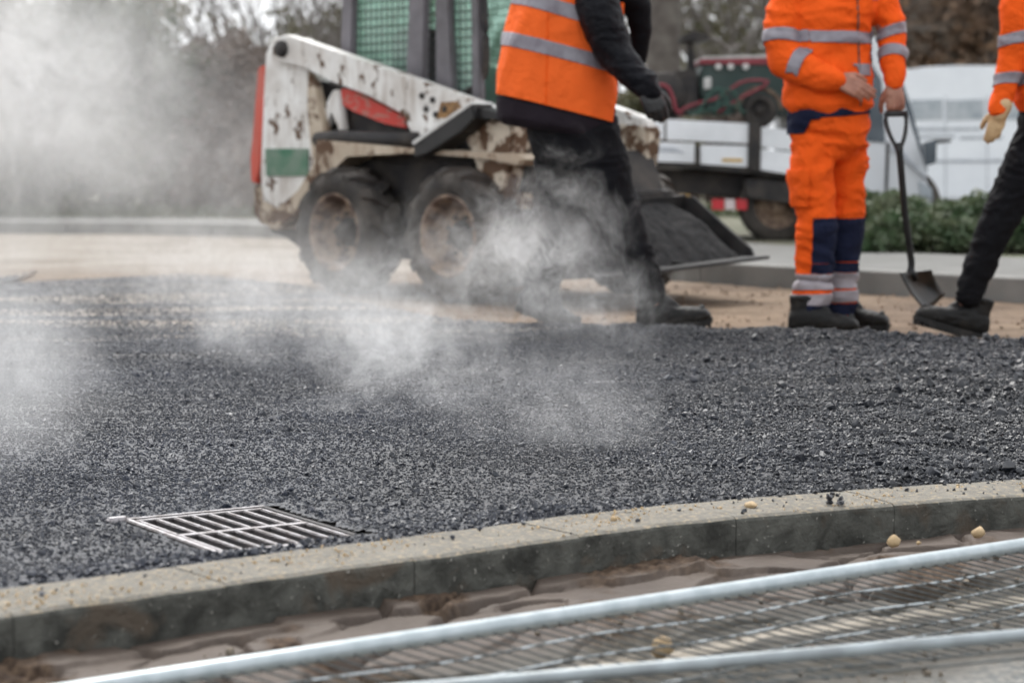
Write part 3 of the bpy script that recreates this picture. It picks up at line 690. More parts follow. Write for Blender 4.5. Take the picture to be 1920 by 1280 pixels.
# ================================================================== SKID STEER LOADER
YAW = -46.0
LO = Vector((-0.125, 12.755, -0.03)); LM = Matrix.Translation(LO) @ Matrix.Rotation(R(YAW), 4, 'Z'); LI = LM.inverted()
def Lp(px, py, yl):
    o = LI @ Vector((0, 0, CAMH)); d = LI.to_3x3() @ ray(px, py); t = (yl - o.y) / d.y
    p = o + d * t; return (p.x, p.z)
loader = empty('skid_steer_loader', LO, (0, 0, R(YAW)), 'grimy white skid steer loader with red tail and raised arms, bucket full of asphalt', 'loader')
def LP(name, pix, yl, thick, mat, w=0.012):
    """plate outlined in the loader's side plane at local y = yl, thickness going inwards"""
    bm = bmesh.new(); prism(bm, [Lp(x, y, yl) for x, y in pix], yl, yl + thick)
    if w: bev(bm, w=w, seg=2)
    return fin(name, bm, mat, loader)
def mirror_part(o, name=None, dy=-0.13):
    me = o.data.copy()
    for v_ in me.vertices: v_.co.y = -v_.co.y + dy
    me.flip_normals(); c = bpy.data.objects.new(name or o.name.split('.')[0], me); COL.objects.link(c); c.parent = o.parent; return c
# wheels
def make_wheel():
    w = bpy.data.objects.new('wheel', None); COL.objects.link(w); w.parent = loader
    bm = bmesh.new()
    lathe_y(bm, [(0.215, -0.10), (0.235, -0.125), (0.29, -0.135), (0.335, -0.13), (0.352, -0.10), (0.358, 0), (0.352, 0.10), (0.335, .13), (.29, .135), (.235, .125), (.215, .10)], 48, cap=False)
    t = fin('tyre', bm, M['tyre'], w, True)
    bm = bmesh.new(); nl = 13
    for k in range(nl):
        for s in (-1, 1):
            a0 = 2 * math.pi * (k + (0.5 if s > 0 else 0)) / nl
            prof = []
            for j in range(4):
                tt = j / 3; yy = s * (-0.012 + 0.145 * tt); a = a0 + 0.24 * tt; rr0 = 0.345 if j < 3 else 0.318; h = 0.044 if j < 3 else 0.040
                wd = 0.082 - 0.008 * tt
                ring = [bm.verts.new(((rr0 + hh) * math.cos(a + dd / .36), yy, (rr0 + hh) * math.sin(a + dd / .36))) for (dd, hh) in ((-wd / 2, 0), (-wd / 2 * .8, h), (wd / 2 * .8, h), (wd / 2, 0))]
                prof.append(ring)
            for j in range(3):
                for q_ in range(3): bm.faces.new((prof[j][q_], prof[j][q_ + 1], prof[j + 1][q_ + 1], prof[j + 1][q_]))
            bm.faces.new(prof[0]); bm.faces.new(prof[-1][::-1])
    fin('tread', bm, M['tyre'], w)
    bm = bmesh.new()
    lathe_y(bm, [(0.235, -0.122), (0.228, -0.128), (0.212, -0.118), (0.200, -0.05), (0.185, 0.0), (0.15, 0.004), (0.135, -0.012), (0.09, -0.015), (0.088, .02)], 40, cap=False); fin('rim', bm, M['rim'], w, True)
    bm = bmesh.new(); lathe_y(bm, [(0.0001, -0.085), (0.035, -0.085), (0.05, -0.07), (0.056, -0.02), (0.09, -0.014), (0.09, 0)], 24); fin('hub', bm, M['dark_metal'], w, True)
    bm = bmesh.new(); lathe_y(bm, [(0.0001, -0.036), (0.012, -0.036), (0.013, -0.005)], 6); nut = None
    for k in range(8):
        a = 2 * math.pi * k / 8
        if nut is None: nut = fin('wheel_nut', bm, M['dark_metal'], w); o = nut
        else: o = nut.copy(); COL.objects.link(o)
        o.location = (0.108 * math.cos(a), 0, 0.108 * math.sin(a))
    return w
def cp_tree(o, parent=None):
    c = o.copy(); COL.objects.link(c); c.parent = parent
    for ch in [x for x in list(COL.objects) if x.parent == o]: cp_tree(ch, c)
    return c
w0 = make_wheel(); w0.location = (-0.50, -0.70, 0.375)
for (x, y, rz) in ((0.51, -0.70, 0.4), (-0.50, 0.70, 1), (0.51, 0.70, 2)):
    w = cp_tree(w0, loader); w.location = (x, y, 0.375); w.rotation_euler = (0, rz if y < 0 else -rz, 0 if y < 0 else math.pi)
# chassis between the wheels
bm = bmesh.new(); prism(bm, [(-1.12, 0.30), (-1.0, 0.22), (0.95, 0.20), (1.02, 0.45), (0.85, 0.86), (-1.12, 0.86)], -0.52, 0.52); bev(bm, w=.02); fin('chassis', bm, M['dark_metal'], loader)
YS = -0.56
# rear wing bodywork, the tower on the near side
o = LP('rear_tower', [(497, 100), (512, 68), (548, 70), (570, 88), (583, 170), (600, 270), (598, 300), (590, 352), (520, 392), (492, 380), (487, 330), (495, 180)], -0.60, 0.16, M['paint_white']); mirror_part(o)
o = LP('fender', [(590, 262), (770, 278), (960, 288), (985, 300), (970, 312), (905, 297), (770, 287), (650, 290), (602, 336), (560, 400), (520, 432), (500, 428), (505, 400), (560, 360), (590, 310)], -0.73, 0.20, M['paint_cream'])
LP('decal', [(497, 279), (577, 279), (577, 330), (499, 330)], -0.612, 0.008, M['decal_green'], 0)
o = LP('tower_gusset', [(575, 130), (592, 160), (612, 262), (600, 285), (583, 300), (576, 210)], -0.64, 0.06, M['paint_cream']); mirror_part(o)
o = LP('fender_liner', [(600, 345), (635, 305), (700, 298), (760, 312), (800, 300), (880, 306), (925, 345), (880, 420), (600, 440), (560, 420)], -0.545, 0.02, M['dark_metal'], 0.004); mirror_part(o)
bm = bmesh.new(); prism(bm, [(-1.62, 0.42), (-1.58, 0.36), (-1.30, 0.24), (-1.05, 0.24), (-1.05, 1.32), (-1.3, 1.36), (-1.50, 1.30), (-1.62, 0.9)], -0.46, 0.46); bev(bm, w=.03); fin('engine_cover', bm, M['dark_metal'], loader)
o = LP('tail_panel', [(483, 128), (493, 122), (499, 150), (492, 230), (488, 310), (480, 345), (470, 340), (470, 300), (476, 235), (480, 180)], -0.585, 1.17, M['paint_red'], 0.008)
LP('rear_bumper', [(476, 345), (492, 355), (520, 395), (515, 425), (488, 420), (474, 400)], -0.60, 1.2, M['paint_cream'])
LP('skid_guard', [(500, 420), (560, 400), (600, 425), (585, 450), (545, 448), (508, 436)], -0.56, 1.1, M['dark_metal'])
# lift arm
YA = -0.66
o = LP('lift_arm', [(508, 78), (530, 64), (560, 74), (700, 122), (800, 158), (905, 196), (958, 216), (962, 240), (900, 240), (870, 248), (800, 262), (768, 250), (758, 210), (690, 178), (620, 152), (575, 132), (562, 118), (510, 118)], YA, 0.10, M['paint_white'], 0.014); mirror_part(o)
bm = bmesh.new(); q0 = Lp(530, 92, YA); lathe_y(bm, [(0.0001, -.03), (0.05, -.03), (0.055, 0.0), (.055, .04)], 20, (q0[0], YA, q0[1])); fin('pivot_pin', bm, M['dark_metal'], loader, True)
o = LP('arm_end', [(868, 232), (902, 222), (948, 226), (962, 238), (958, 290), (948, 330), (936, 384), (918, 386), (908, 340), (890, 300), (872, 262)], YA - 0.02, 0.13, M['paint_white_worn'], 0.014); mirror_part(o)
o = LP('arm_linkage', [(940, 268), (985, 262), (1000, 300), (990, 360), (945, 378), (935, 330)], -0.50, 0.12, M['paint_white_worn'])
for q_ in ((792, 180), (812, 188), (800, 205), (835, 205), (818, 215)):
    bm = bmesh.new(); a1 = Lp(*q_, YA); lathe_y(bm, [(0.0001, -.012), (0.018, -.012), (0.02, .01)], 10, (a1[0], YA, a1[1])); fin('bolt', bm, M['dark_metal'], loader)
LP('rust_patch', [(826, 192), (856, 190), (868, 204), (850, 222), (818, 222)], YA - 0.004, 0.008, pbr('ochre_rust', (0.30, 0.17, 0.07), (0.12, 0.07, 0.04), 14, .9), 0.001)
LP('side_decal', [(639, 166), (660, 170), (720, 200), (760, 222), (760, 241), (720, 232), (660, 208), (640, 196)], -0.585, 0.05, M['decal_red'], 0.004)
LP('link_bar', [(622, 168), (636, 172), (645, 246), (634, 248), (622, 200), (612, 240), (604, 246), (606, 200)], -0.60, 0.05, M['paint_white'])
o = LP('side_body', [(596, 152), (640, 160), (770, 232), (860, 262), (880, 290), (860, 296), (600, 286), (590, 230)], -0.53, 0.05, M['dark_metal']); mirror_part(o)
bm = bmesh.new(); pts = [Lp(x, y, -0.64) for x, y in ((600, 262), (640, 258), (720, 262), (790, 262))]; tube(bm, [(p[0], -0.66, p[1]) for p in pts], 0.045, 12); fin('lift_cylinder', bm, M['dark_metal'], loader, True)
o = LP('step_plate', [(775, 268), (884, 193), (889, 222), (866, 246), (800, 288), (776, 296)], -0.80, 0.16, M['black_steel'], 0.006)
LP('step_edge', [(772, 266), (882, 190), (886, 195), (775, 272)], -0.805, 0.165, M['plate_edge'], 0.001)
LP('headlight_bracket', [(886, 196), (905, 204), (956, 218), (958, 228), (905, 222), (884, 216)], -0.76, 0.12, M['black_steel'], 0.006)
# cross member and front of machine
bm = bmesh.new(); prism(bm, [(0.72, 0.44), (0.9, 0.44), (0.92, 0.62), (0.74, 0.62)], -0.6, 0.6); bev(bm, w=.02); fin('cross_member', bm, M['paint_white_worn'], loader)
bm = bmesh.new(); prism(bm, [(0.86, 0.16), (0.95, 0.16), (0.99, 0.62), (0.90, 0.64)], -0.55, 0.55); bev(bm, w=.01); fin('quick_hitch', bm, M['dark_metal'], loader)
for s in (-1, 1):
    bm = bmesh.new(); tube(bm, [(0.55, s * .3, 0.95), (0.9, s * .3, 0.5)], 0.035, 10); fin('tilt_cylinder', bm, M['dark_metal'], loader, True)
# cab
def cabbar(name, pts, r, mat=None, seg=8): bm = bmesh.new(); tube(bm, pts, r, seg); return fin(name, bm, mat or M['dark_metal'], loader, True)
cx0, cx1, cz0, cz1, cw = -0.80, 0.36, 0.86, 1.98, 0.45
M['cab_paint'] = pbr('steam_hazed_cab_paint', (0.16, 0.15, 0.165), (0.08, 0.075, 0.08), 3, 0.6)  # grey lightened: the haze of drifting steam is put into the colour
bm = bmesh.new(); prism(bm, [(cx0 - .05, cz1 - .02), (cx1 + .05, cz1 - .02), (cx1 + .08, cz1 + .05), (cx0, cz1 + .07)], -cw - .03, cw + .03); bev(bm, w=.02); fin('cab_roof', bm, M['cab_paint'], loader)
for s in (-1, 1):
    y = s * cw
    for (xa, xb, xc, xd, wn_) in ((cx0 - .10, cx0 + .02, cx0 + .08, cx0 - .02, 'cab_post'), (-0.27, -0.10, -0.06, -0.20, 'cab_post'), (0.02, 0.20, 0.12, 0.02, 'cab_post'), (cx1 - .02, cx1 + .05, cx1 + .03, cx1 - .04, 'cab_post')):
        bm = bmesh.new(); prism(bm, [(xa, cz0 - .02), (xb, cz0 - .02), (xc, cz1), (xd, cz1)], y - .025, y + .025); bev(bm, w=.008); fin('cab_post', bm, M['cab_paint'], loader)
    bm = bmesh.new(); prism(bm, [(cx0 - .08, cz0), (cx1, cz0), (cx1 - .0, cz0 + .16), (0.1, cz0 + .22), (-.4, cz0 + .34), (cx0 - .05, cz0 + .5)], y - .018, y + .018); bev(bm, w=.006); fin('cab_side_panel', bm, M['cab_paint'], loader)
    bm = bmesh.new()
    x = cx0 + .05
    while x < cx1: tube(bm, [(x, y - s * .012, cz0 + .1), (x, y - s * .012, cz1)], 0.0035, 4, False); x += 0.05
    z = cz0 + .15
    while z < cz1: tube(bm, [(cx0, y - s * .012, z), (cx1, y - s * .012, z)], 0.0035, 4, False); z += 0.05
    fin('guard_mesh', bm, M['dark_metal'], loader)
    bm = bmesh.new(); prism(bm, [(cx0 + .02, cz0 + .1), (-0.25, cz0 + .1), (-0.25, cz1 - .01), (cx0 + .02, cz1 - .01)], y - s * .03 - .003, y - s * .03 + .003); fin('window', bm, M['glass_green'], loader)
    bm = bmesh.new(); prism(bm, [(0.12, cz0 + .1), (cx1 - .03, cz0 + .1), (cx1 - .03, cz1 - .01), (0.12, cz1 - .01)], y - s * .03 - .003, y - s * .03 + .003); fin('window', bm, M['glass_green'], loader)
cabbar('grab_handle', sm([(cx1 + .02, -cw + .02, cz1 - .1), (cx1 + .07, -cw + .0, 1.5), (cx1 + .03, -cw + .02, 1.28), (cx1 - .12, -cw, 1.18)], 6), 0.022)
bm = bmesh.new(); prism(bm, [(-.1, 0.86), (.0, 0.9), (.0, 1.05), (-.45, 1.0), (-.55, 1.62), (-.68, 1.62), (-.62, .86)], -.25, .25); bev(bm, w=.05, seg=3); fin('seat', bm, M['seat'], loader, False)
bm = bmesh.new(); box(bm, (cx0 + .03, 0, 1.15), (0.03, .84, .5)); fin('rear_bulkhead', bm, M['cab_paint'], loader)
bm = bmesh.new(); box(bm, (cx0 + .03, 0, 1.68), (0.01, .8, .5)); fin('rear_window', bm, M['glass_green'], loader)
for s in (-1, 1): cabbar('control_lever', [(0.15, s * .25, .9), (0.2, s * .25, 1.2), (0.17, s * .25, 1.3)], 0.014)
# bucket, tilted a little back
bk = bpy.data.objects.new('bucket', None); COL.objects.link(bk); bk.parent = loader; bk.location = (0.93, -0.02, 0.20)
BW = 0.66
bm = bmesh.new()
prof = [(0.62, -0.005), (0.30, -0.02), (0.08, -0.01), (0.0, 0.06), (-0.02, 0.25), (0.03, 0.36), (0.10, 0.36), (0.06, 0.26), (0.055, 0.10), (0.11, 0.04), (0.30, 0.02), (0.62, 0.005)]
prism(bm, prof, -BW, BW); fin('bucket_shell', bm, M['bucket'], bk)
for s in (-1, 1):
    bm = bmesh.new(); prism(bm, [(0.60, 0.0), (0.30, -0.02), (0.06, -0.01), (0.0, 0.06), (-0.02, 0.25), (0.03, 0.36), (0.16, 0.35), (0.42, 0.16), (0.58, 0.05)], s * BW - .01, s * BW + .012); bev(bm, w=.004); fin('side_plate', bm, M['bucket'], bk)
bm = bmesh.new(); box(bm, (0.66, 0, 0.0), (0.12, 2 * BW, 0.018)); bev(bm, w=.006); fin('cutting_edge', bm, M['plate_edge'] if False else M['bucket'], bk)
bk.rotation_euler = (R(3), R(-1), 0)
# heap in the bucket
gx = np.linspace(0.05, 0.56, 36); gy = np.linspace(-BW + .02, BW - .02, 80); X, Y = np.meshgrid(gx, gy)
Z = -0.005 + 0.36 * np.sin(np.clip((0.58 - X + 0.05 * (fbm(Y * 9, Y * 0, 3, 94) - .5)) / 0.5, 0, 1) * 1.45) * (0.75 + 0.4 * fbm(X * 4, Y * 3, 3, 95)) * ss(0, .16, BW - np.abs(Y)) ** .5 + 0.03 * (fbm(X * 25, Y * 25, 3, 96) - .5)
v = np.stack([X, Y, Z], -1).reshape(-1, 3); idx = np.arange(X.size).reshape(X.shape); f = np.stack([idx[:-1, :-1], idx[:-1, 1:], idx[1:, 1:], idx[1:, :-1]], -1).reshape(-1, 4)
M['load'] = pbr('loose_mix_in_bucket', (0.008, 0.008, 0.009), (0.025, 0.024, 0.024), 30, 0.85, 0, 0.9, 60, spec=0.2)
ho = nmesh('asphalt_load', v, f, M['load'], bk)

# ================================================================== VEHICLES AND PLANT behind
def plate(name, pix, Y, depth, mat, parent, w=0.01):
    """solid outlined at its own distance Y and going back by depth"""
    bm = bmesh.new(); O = parent.matrix_basis.translation
    prism(bm, [((at(x, y, Y) - O).x, (at(x, y, Y) - O).z) for x, y in pix], Y - O.y, Y - O.y + depth)
    if w: bev(bm, w=w, seg=2)
    return fin(name, bm, mat, parent)
def rel(parent, px, py, Y): return at(px, py, Y) - parent.matrix_basis.translation
def simple_wheel(parent, px, py, Y, r, wd, rimc='rim'):
    c = rel(parent, px, py, Y); w = bpy.data.objects.new('wheel', None); COL.objects.link(w); w.parent = parent; w.location = c
    bm = bmesh.new(); lathe_y(bm, [(r * .62, -wd * .5), (r * .9, -wd * .5), (r, -wd * .35), (r, wd * .35), (r * .9, wd * .5), (r * .6, wd * .5)], 32, cap=False); fin('tyre', bm, M['tyre'], w, True)
    bm = bmesh.new(); lathe_y(bm, [(r * .63, -wd * .5), (r * .55, -wd * .2), (r * .25, -wd * .25), (r * .2, -wd * .45), (.001, -wd * .45)], 24, cap=False); fin('rim', bm, M[rimc], w, True)
    return w
TY = 18.6
truck = empty('dropside_truck', (at(1350, 452, TY).x, TY, 0.1), label='white dropside pickup truck with dark underside parked behind the workers', cat='truck')
plate('chassis', [(1090, 316), (1300, 318), (1430, 330), (1500, 340), (1640, 350), (1640, 384), (1430, 372), (1090, 350)], TY + .25, 1.4, M['dark_metal'], truck)
plate('bed_floor', [(1090, 298), (1300, 306), (1420, 317), (1490, 326), (1490, 334), (1300, 316), (1090, 308)], TY + .02, 1.95, M['dark_metal'], truck)
for (a, b, ya, yb, yc, yd) in ((1090, 1245, 221, 224, 262, 260), (1250, 1404, 224, 232, 270, 263)):
    plate('dropside', [(a, ya), (b, yb), (b, yc), (a, yd)], TY, .04, M['truck_white'], truck, .006)
for (a, b, ya, yb, yc, yd) in ((1090, 1303, 265, 268, 306, 298), (1313, 1402, 272, 274, 314, 308)):
    plate('dropside', [(a, ya), (b, yb), (b, yc), (a, yd)], TY + .003, .04, M['truck_white'], truck, .006)
plate('stake_post', [(1404, 228), (1426, 230), (1424, 322), (1402, 318)], TY - .02, .08, M['dark_metal'], truck, .004)
plate('stake_post', [(1305, 276), (1312, 277), (1311, 312), (1304, 311)], TY - .02, .06, M['dark_metal'], truck, .003)
plate('dropside', [(1428, 238), (1492, 246), (1492, 284), (1427, 276)], TY, .04, M['truck_white'], truck, .006)
plate('dropside', [(1427, 279), (1492, 287), (1492, 329), (1426, 319)], TY + .003, .04, M['truck_white'], truck, .006)
plate('yellow_label', [(1354, 297), (1392, 298), (1392, 304), (1354, 303)], TY - .004, .008, M['yellow'], truck, 0)
plate('body_marking', [(1232, 274), (1270, 278), (1284, 288), (1236, 284)], TY - .002, .006, M['grey_line'], truck, 0)
for (a, b, mt) in ((1335, 1358, 'red_light'), (1360, 1378, 'white_lens'), (1380, 1401, 'red_light')):
    plate('tail_light' if mt == 'red_light' else 'number_plate', [(a, 373), (b, 374), (b, 394), (a, 393)], TY + .1, .06, M[mt], truck, .004)
plate('marker_board', [(1150, 366), (1294, 366), (1294, 379), (1150, 379)], TY - .05, .05, M['yellow'], truck, .003)
plate('marker_edge', [(1150, 380), (1290, 380), (1330, 397), (1322, 399), (1286, 385), (1150, 385)], TY - .05, .05, M['plate_edge'], truck, .002)
plate('mudguard', [(1396, 336), (1500, 344), (1516, 400), (1498, 440), (1486, 380), (1400, 372)], TY + .05, .3, M['dark_metal'], truck)
for wx in (1150, 1456, 1690):
    for wy in (TY + .25, TY + 1.6): simple_wheel(truck, wx, 452 - 0.35 * FPX / TY * 0.92, wy, 0.34, 0.24)
# cab
M['truck_cab'] = pbr('white_cab_paint', (0.70, 0.72, 0.75), (0.58, 0.60, 0.63), 1.2, 0.22)
plate('cab_body', [(1500, 262), (1500, 60), (1540, 42), (1620, 46), (1662, 92), (1700, 210), (1728, 322), (1746, 352), (1750, 388), (1738, 404), (1700, 404), (1690, 372), (1660, 366), (1640, 392), (1500, 380)], TY + .05, 1.85, M['truck_cab'], truck, .04)
plate('side_window', [(1540, 80), (1612, 84), (1653, 150), (1660, 268), (1550, 258)], TY + .035, .03, M['glass_dark'], truck, .004)
plate('door_line', [(1662, 266), (1668, 268), (1664, 366), (1659, 366)], TY + .04, .02, M['dark_metal'], truck, 0)
plate('windscreen', [(1668, 96), (1676, 100), (1712, 214), (1740, 322), (1722, 326), (1700, 240)], TY + .12, 1.7, M['glass_dark'], truck, .004)
plate('bonnet_trim', [(1676, 268), (1736, 330), (1738, 338), (1674, 282)], TY + .02, .06, M['grey_line'], truck, .002)
plate('headlight', [(1722, 340), (1747, 352), (1750, 376), (1726, 366)], TY + .03, .2, M['glass_pale'], truck, .006)
m_ = plate('wing_mirror', [(1732, 268), (1757, 262), (1756, 306), (1736, 312)], TY - .18, .12, M['glass_dark'], truck, .012)
plate('mirror_arm', [(1752, 262), (1784, 262), (1784, 267), (1752, 270)], TY - .12, .05, M['dark_metal'], truck, .004)
# machine carried on the truck bed
PY = TY + .45
mach = empty('paving_machine', (at(1380, 222, PY).x, PY, at(1380, 222, PY).z), label='dark green paving machine with red rim standing on the truck bed', cat='paving machine')
plate('hopper', [(1318, 118), (1500, 118), (1500, 216), (1452, 216), (1446, 176), (1400, 176), (1386, 214), (1330, 214), (1312, 170)], PY, 1.1, M['dark_green'], mach, .02)
plate('hopper_rim', [(1312, 112), (1500, 108), (1500, 122), (1312, 120)], PY - .03, 1.16, M['tube_red'], mach, .005)
plate('rim_plate', [(1316, 107), (1500, 101), (1500, 107), (1316, 111)], PY - .01, 1.12, M['plate_edge'], mach, .004)
for x_ in (1347, 1370, 1398):
    bm = bmesh.new(); c = rel(mach, x_, 125, PY - .03); lathe_y(bm, [(.001, -.02), (.028, -.02), (.03, .02)], 12, tuple(c)); fin('lamp', bm, M['plate_edge'], mach)
simple_wheel(mach, 1424, 208, PY + .05, 0.155, 0.16, 'dark_metal')
bm = bmesh.new(); c = rel(mach, 1424, 208, PY + .0)
pts = [c + Vector((math.cos(a) * .20, 0, math.sin(a) * .20)) for a in np.linspace(0, math.pi, 14)]; tube(bm, pts, .02, 8); fin('wheel_arch', bm, M['rim'], mach, True)
bm = bmesh.new(); tube(bm, sm([rel(mach, *p) for p in ((1268, 212, PY - .1), (1300, 196, PY - .12), (1345, 184, PY - .12), (1392, 154, PY - .12), (1438, 152, PY - .12), (1428, 164, PY - .12), (1385, 186, PY - .12), (1345, 212, PY - .1))], 6), .012, 8); fin('red_frame_tube', bm, M['tube_red'], mach, True)
for q_ in (((1306, 216), (1322, 190), (1336, 172), (1352, 168), (1362, 190), (1366, 216)), ((1340, 216), (1352, 178), (1372, 170), (1384, 190), (1392, 216)), ((1290, 214), (1330, 206), (1366, 196), (1400, 212))):
    bm = bmesh.new(); tube(bm, sm([rel(mach, *p, PY - .14) for p in q_], 6), .011, 8); fin('hose', bm, M['hose_green'], mach, True)
plate('engine_box', [(1262, 134), (1306, 128), (1312, 214), (1262, 216)], PY, .7, M['dark_metal'], mach, .02)
plate('control_mast', [(1286, 70), (1298, 68), (1304, 136), (1290, 136)], PY + .1, .08, M['dark_metal'], mach, .006)
plate('canopy_top', [(1278, 68), (1300, 58), (1324, 62), (1334, 74), (1318, 76), (1282, 78)], PY, .6, M['dark_metal'], mach, .01)
plate('control_box', [(1320, 146), (1334, 144), (1334, 166), (1320, 168)], PY - .04, .1, M['plate_edge'], mach, .01)
bm = bmesh.new(); tube(bm, sm([rel(mach, *p, PY + .1) for p in ((1326, 72), (1350, 78), (1366, 90), (1386, 84))], 5), .014, 8); fin('exhaust_pipe', bm, M['bark_pale'], mach, True)
# tool rack with a bent red hose on the left of the bed
rk = empty('hose_reel', tuple(at(1250, 222, PY)), label='dark hose reel with a red hose left of the paving machine on the truck bed', cat='hose reel')
bm = bmesh.new(); c = rel(rk, 1246, 178, PY + .1); lathe_y(bm, [(.001, -.12), (.19, -.12), (.20, -.09), (.09, -.08), (.09, .08), (.20, .09), (.19, .12), (.001, .12)], 24, tuple(c)); fin('reel', bm, M['dark_metal'], rk, True)
bm = bmesh.new(); tube(bm, sm([rel(rk, *p, PY - .06) for p in ((1236, 158), (1252, 164), (1262, 184), (1268, 206), (1280, 216))], 6), .016, 8); fin('hose', bm, M['tube_red'], rk, True)
plate('stand', [(1226, 200), (1266, 200), (1272, 221), (1220, 221)], PY, .3, M['dark_metal'], rk, .01)
# white high-roof van far behind
VY = 37.0
van = empty('white_van', (at(1800, 388, VY).x, VY, 0.1), label='white high-roof van parked far behind the pickup at right', cat='van')
plate('body', [(1592, 380), (1592, 250), (1612, 238), (1640, 172), (1656, 150), (1676, 138), (1704, 130), (1745, 125), (1800, 123), (1960, 124), (2010, 130), (2024, 140), (2030, 380), (1985, 380), (1975, 362), (1935, 362), (1925, 380), (1700, 380), (1690, 362), (1650, 362), (1640, 380)], VY, 1.9, M['van_white'], van, .16)
plate('roof_vent', [(1728, 126), (1770, 124), (1772, 130), (1728, 131)], VY + .5, .6, M['grey_line'], van, .01)
for (a, b) in ((1706, 1768), (1776, 1846), (1854, 1920)):
    plate('side_panel', [(a, 188), (b, 186), (b, 224), (a, 226)], VY - .012, .03, M['glass_pale'], van, .006)
    plate('panel_seam', [(a - 4, 180), (a - 2, 180), (a - 2, 372), (a - 4, 372)], VY - .006, .02, M['grey_line'], van, 0)
for (a, b, y_) in ((1706, 1840, 240), (1712, 1790, 254), (1800, 1880, 256), (1706, 1900, 300)):
    plate('side_stripe', [(a, y_), (b, y_ - 1), (b, y_ + 5), (a, y_ + 6)], VY - .008, .02, M['grey_line'], van, 0)
plate('windscreen', [(1616, 240), (1654, 154), (1672, 150), (1660, 240)], VY - .012, .05, M['glass_dark'], van, .004)
for wx in (1670, 1955):
    for wy in (VY + .1, VY + 1.7): simple_wheel(van, wx, 362, wy, 0.33, 0.22)

# ================================================================== VEGETATION
def leaf_blob(name, centers, radii, n, size, mat, parent=None, seed=0, flat=0.8, clump=22):
    """many leaf-sized faces gathered in clumps inside ellipsoids"""
    r = np.random.default_rng(seed); centers = np.array(centers, float); radii = np.array(radii, float)
    wt = radii.prod(1) ** 0.66; wt /= wt.sum(); nc = max(8, n // clump)
    ci = r.choice(len(centers), nc, p=wt); d = r.normal(size=(nc, 3)); d /= np.linalg.norm(d, axis=1)[:, None]
    cc = centers[ci] + d * radii[ci] * (r.random(nc) ** 0.45)[:, None]
    k = r.integers(0, nc, n); sp = radii[ci[k]].min(1)[:, None] * 0.22
    p = cc[k] + r.normal(size=(n, 3)) * sp
    a = r.normal(size=(n, 3)); a /= np.linalg.norm(a, axis=1)[:, None]; b = np.cross(a, r.normal(size=(n, 3))); b /= np.linalg.norm(b, axis=1)[:, None]
    s = (size * (0.5 + r.random(n)))[:, None]
    v = np.stack([p - a * s, p + b * s * .5, p + a * s, p - b * s * .5], 1).reshape(-1, 3)
    return nmesh(name, v, np.arange(n * 4).reshape(-1, 4), mat, parent)
def branch_rec(bm, p, d, L, r, depth, rnd, spread=.55):
    pts = [p]; dd = d.copy(); n = 4
    for i in range(n):
        dd = (dd + Vector((rnd.gauss(0, .13), rnd.gauss(0, .13), rnd.gauss(0.03, .08)))).normalized(); pts.append(pts[-1] + dd * L / n)
    tube(bm, pts, [r * (1 - .5 * i / n) for i in range(n + 1)], 5 if depth < 2 else 3, False)
    if depth <= 0: return
    for k in range(rnd.choice((3, 4, 4))):
        i = rnd.randint(1, n); nd = (dd + Vector((rnd.gauss(0, spread), rnd.gauss(0, spread), rnd.gauss(.15, .35)))).normalized()
        branch_rec(bm, pts[i], nd, L * rnd.uniform(.55, .75), r * .5, depth - 1, rnd, spread)
def tree(name, x, y, z, h, tr, label, seed, crown=None, leafn=0, leafm=None, bd=4, group=None, leafsize=.1, th=.45, mat='bark', lean=(0, 0)):
    rnd = random.Random(seed); t = empty(name, (x, y, z), label=label, cat='tree', group=group)
    bm = bmesh.new(); H = h * th
    pts = [Vector((lean[0] * q * H + rnd.gauss(0, .02) * h * .1, lean[1] * q * H, q * H - (.1 if q == 0 else 0))) for q in (0, .05, .35, .7, 1)]
    tube(bm, pts, [tr * 1.35, tr * 1.1, tr, tr * .88, tr * .75], 14); fin('trunk', bm, M[mat], t, True)
    bm = bmesh.new()
    for k in range(7):
        a = k * 2.4 + rnd.random(); q = pts[-1] if k < 4 else pts[3]
        branch_rec(bm, q - Vector((0, 0, .05)), Vector((math.cos(a) * .6, math.sin(a) * .6, rnd.uniform(.5, 1.1))).normalized(), h * .32, tr * .42, bd - 1, rnd)
    fin('branches', bm, M[mat], t)
    if crown: leaf_blob('crown', crown[0], crown[1], leafn, leafsize, M[leafm], t, seed)
    return t
# big tree trunk behind the truck
tx_ = at(1246, 200, 25.0)
tree('street_tree', tx_.x, 25.0, 0.08, 9.5, 0.205, 'thick grey trunk of a tall tree right behind the white pickup', 3, None, bd=4, th=.5)
# bare trees against the sky
for i, (px, Y, h, tr, lb) in enumerate(((560, 44, 7, .10, 'bare pale tree behind the loader arm'), (420, 50, 8, .12, 'bare tree above the hedge at left'), (1330, 48, 9, .13, 'bare thin tree just right of the thick trunk'), (1400, 56, 10, .14, 'bare tree with grey twigs left of the shovel worker'), (1190, 50, 9, .12, 'bare tree left of the thick trunk'), (700, 52, 9, .12, 'bare tree seen through the loader cab'), (880, 54, 9, .12, 'bare tree behind the cab at its front side'), (1500, 52, 9, .14, 'bare tree hidden behind the shovel worker'))):
    P_ = at(px, 300, Y); tree('bare_tree', P_.x, Y, 0.08, h, tr, lb, 20 + i, None, bd=4, mat='bark_pale', th=.3)
    if i in (0, 2, 3, 4):
        pass
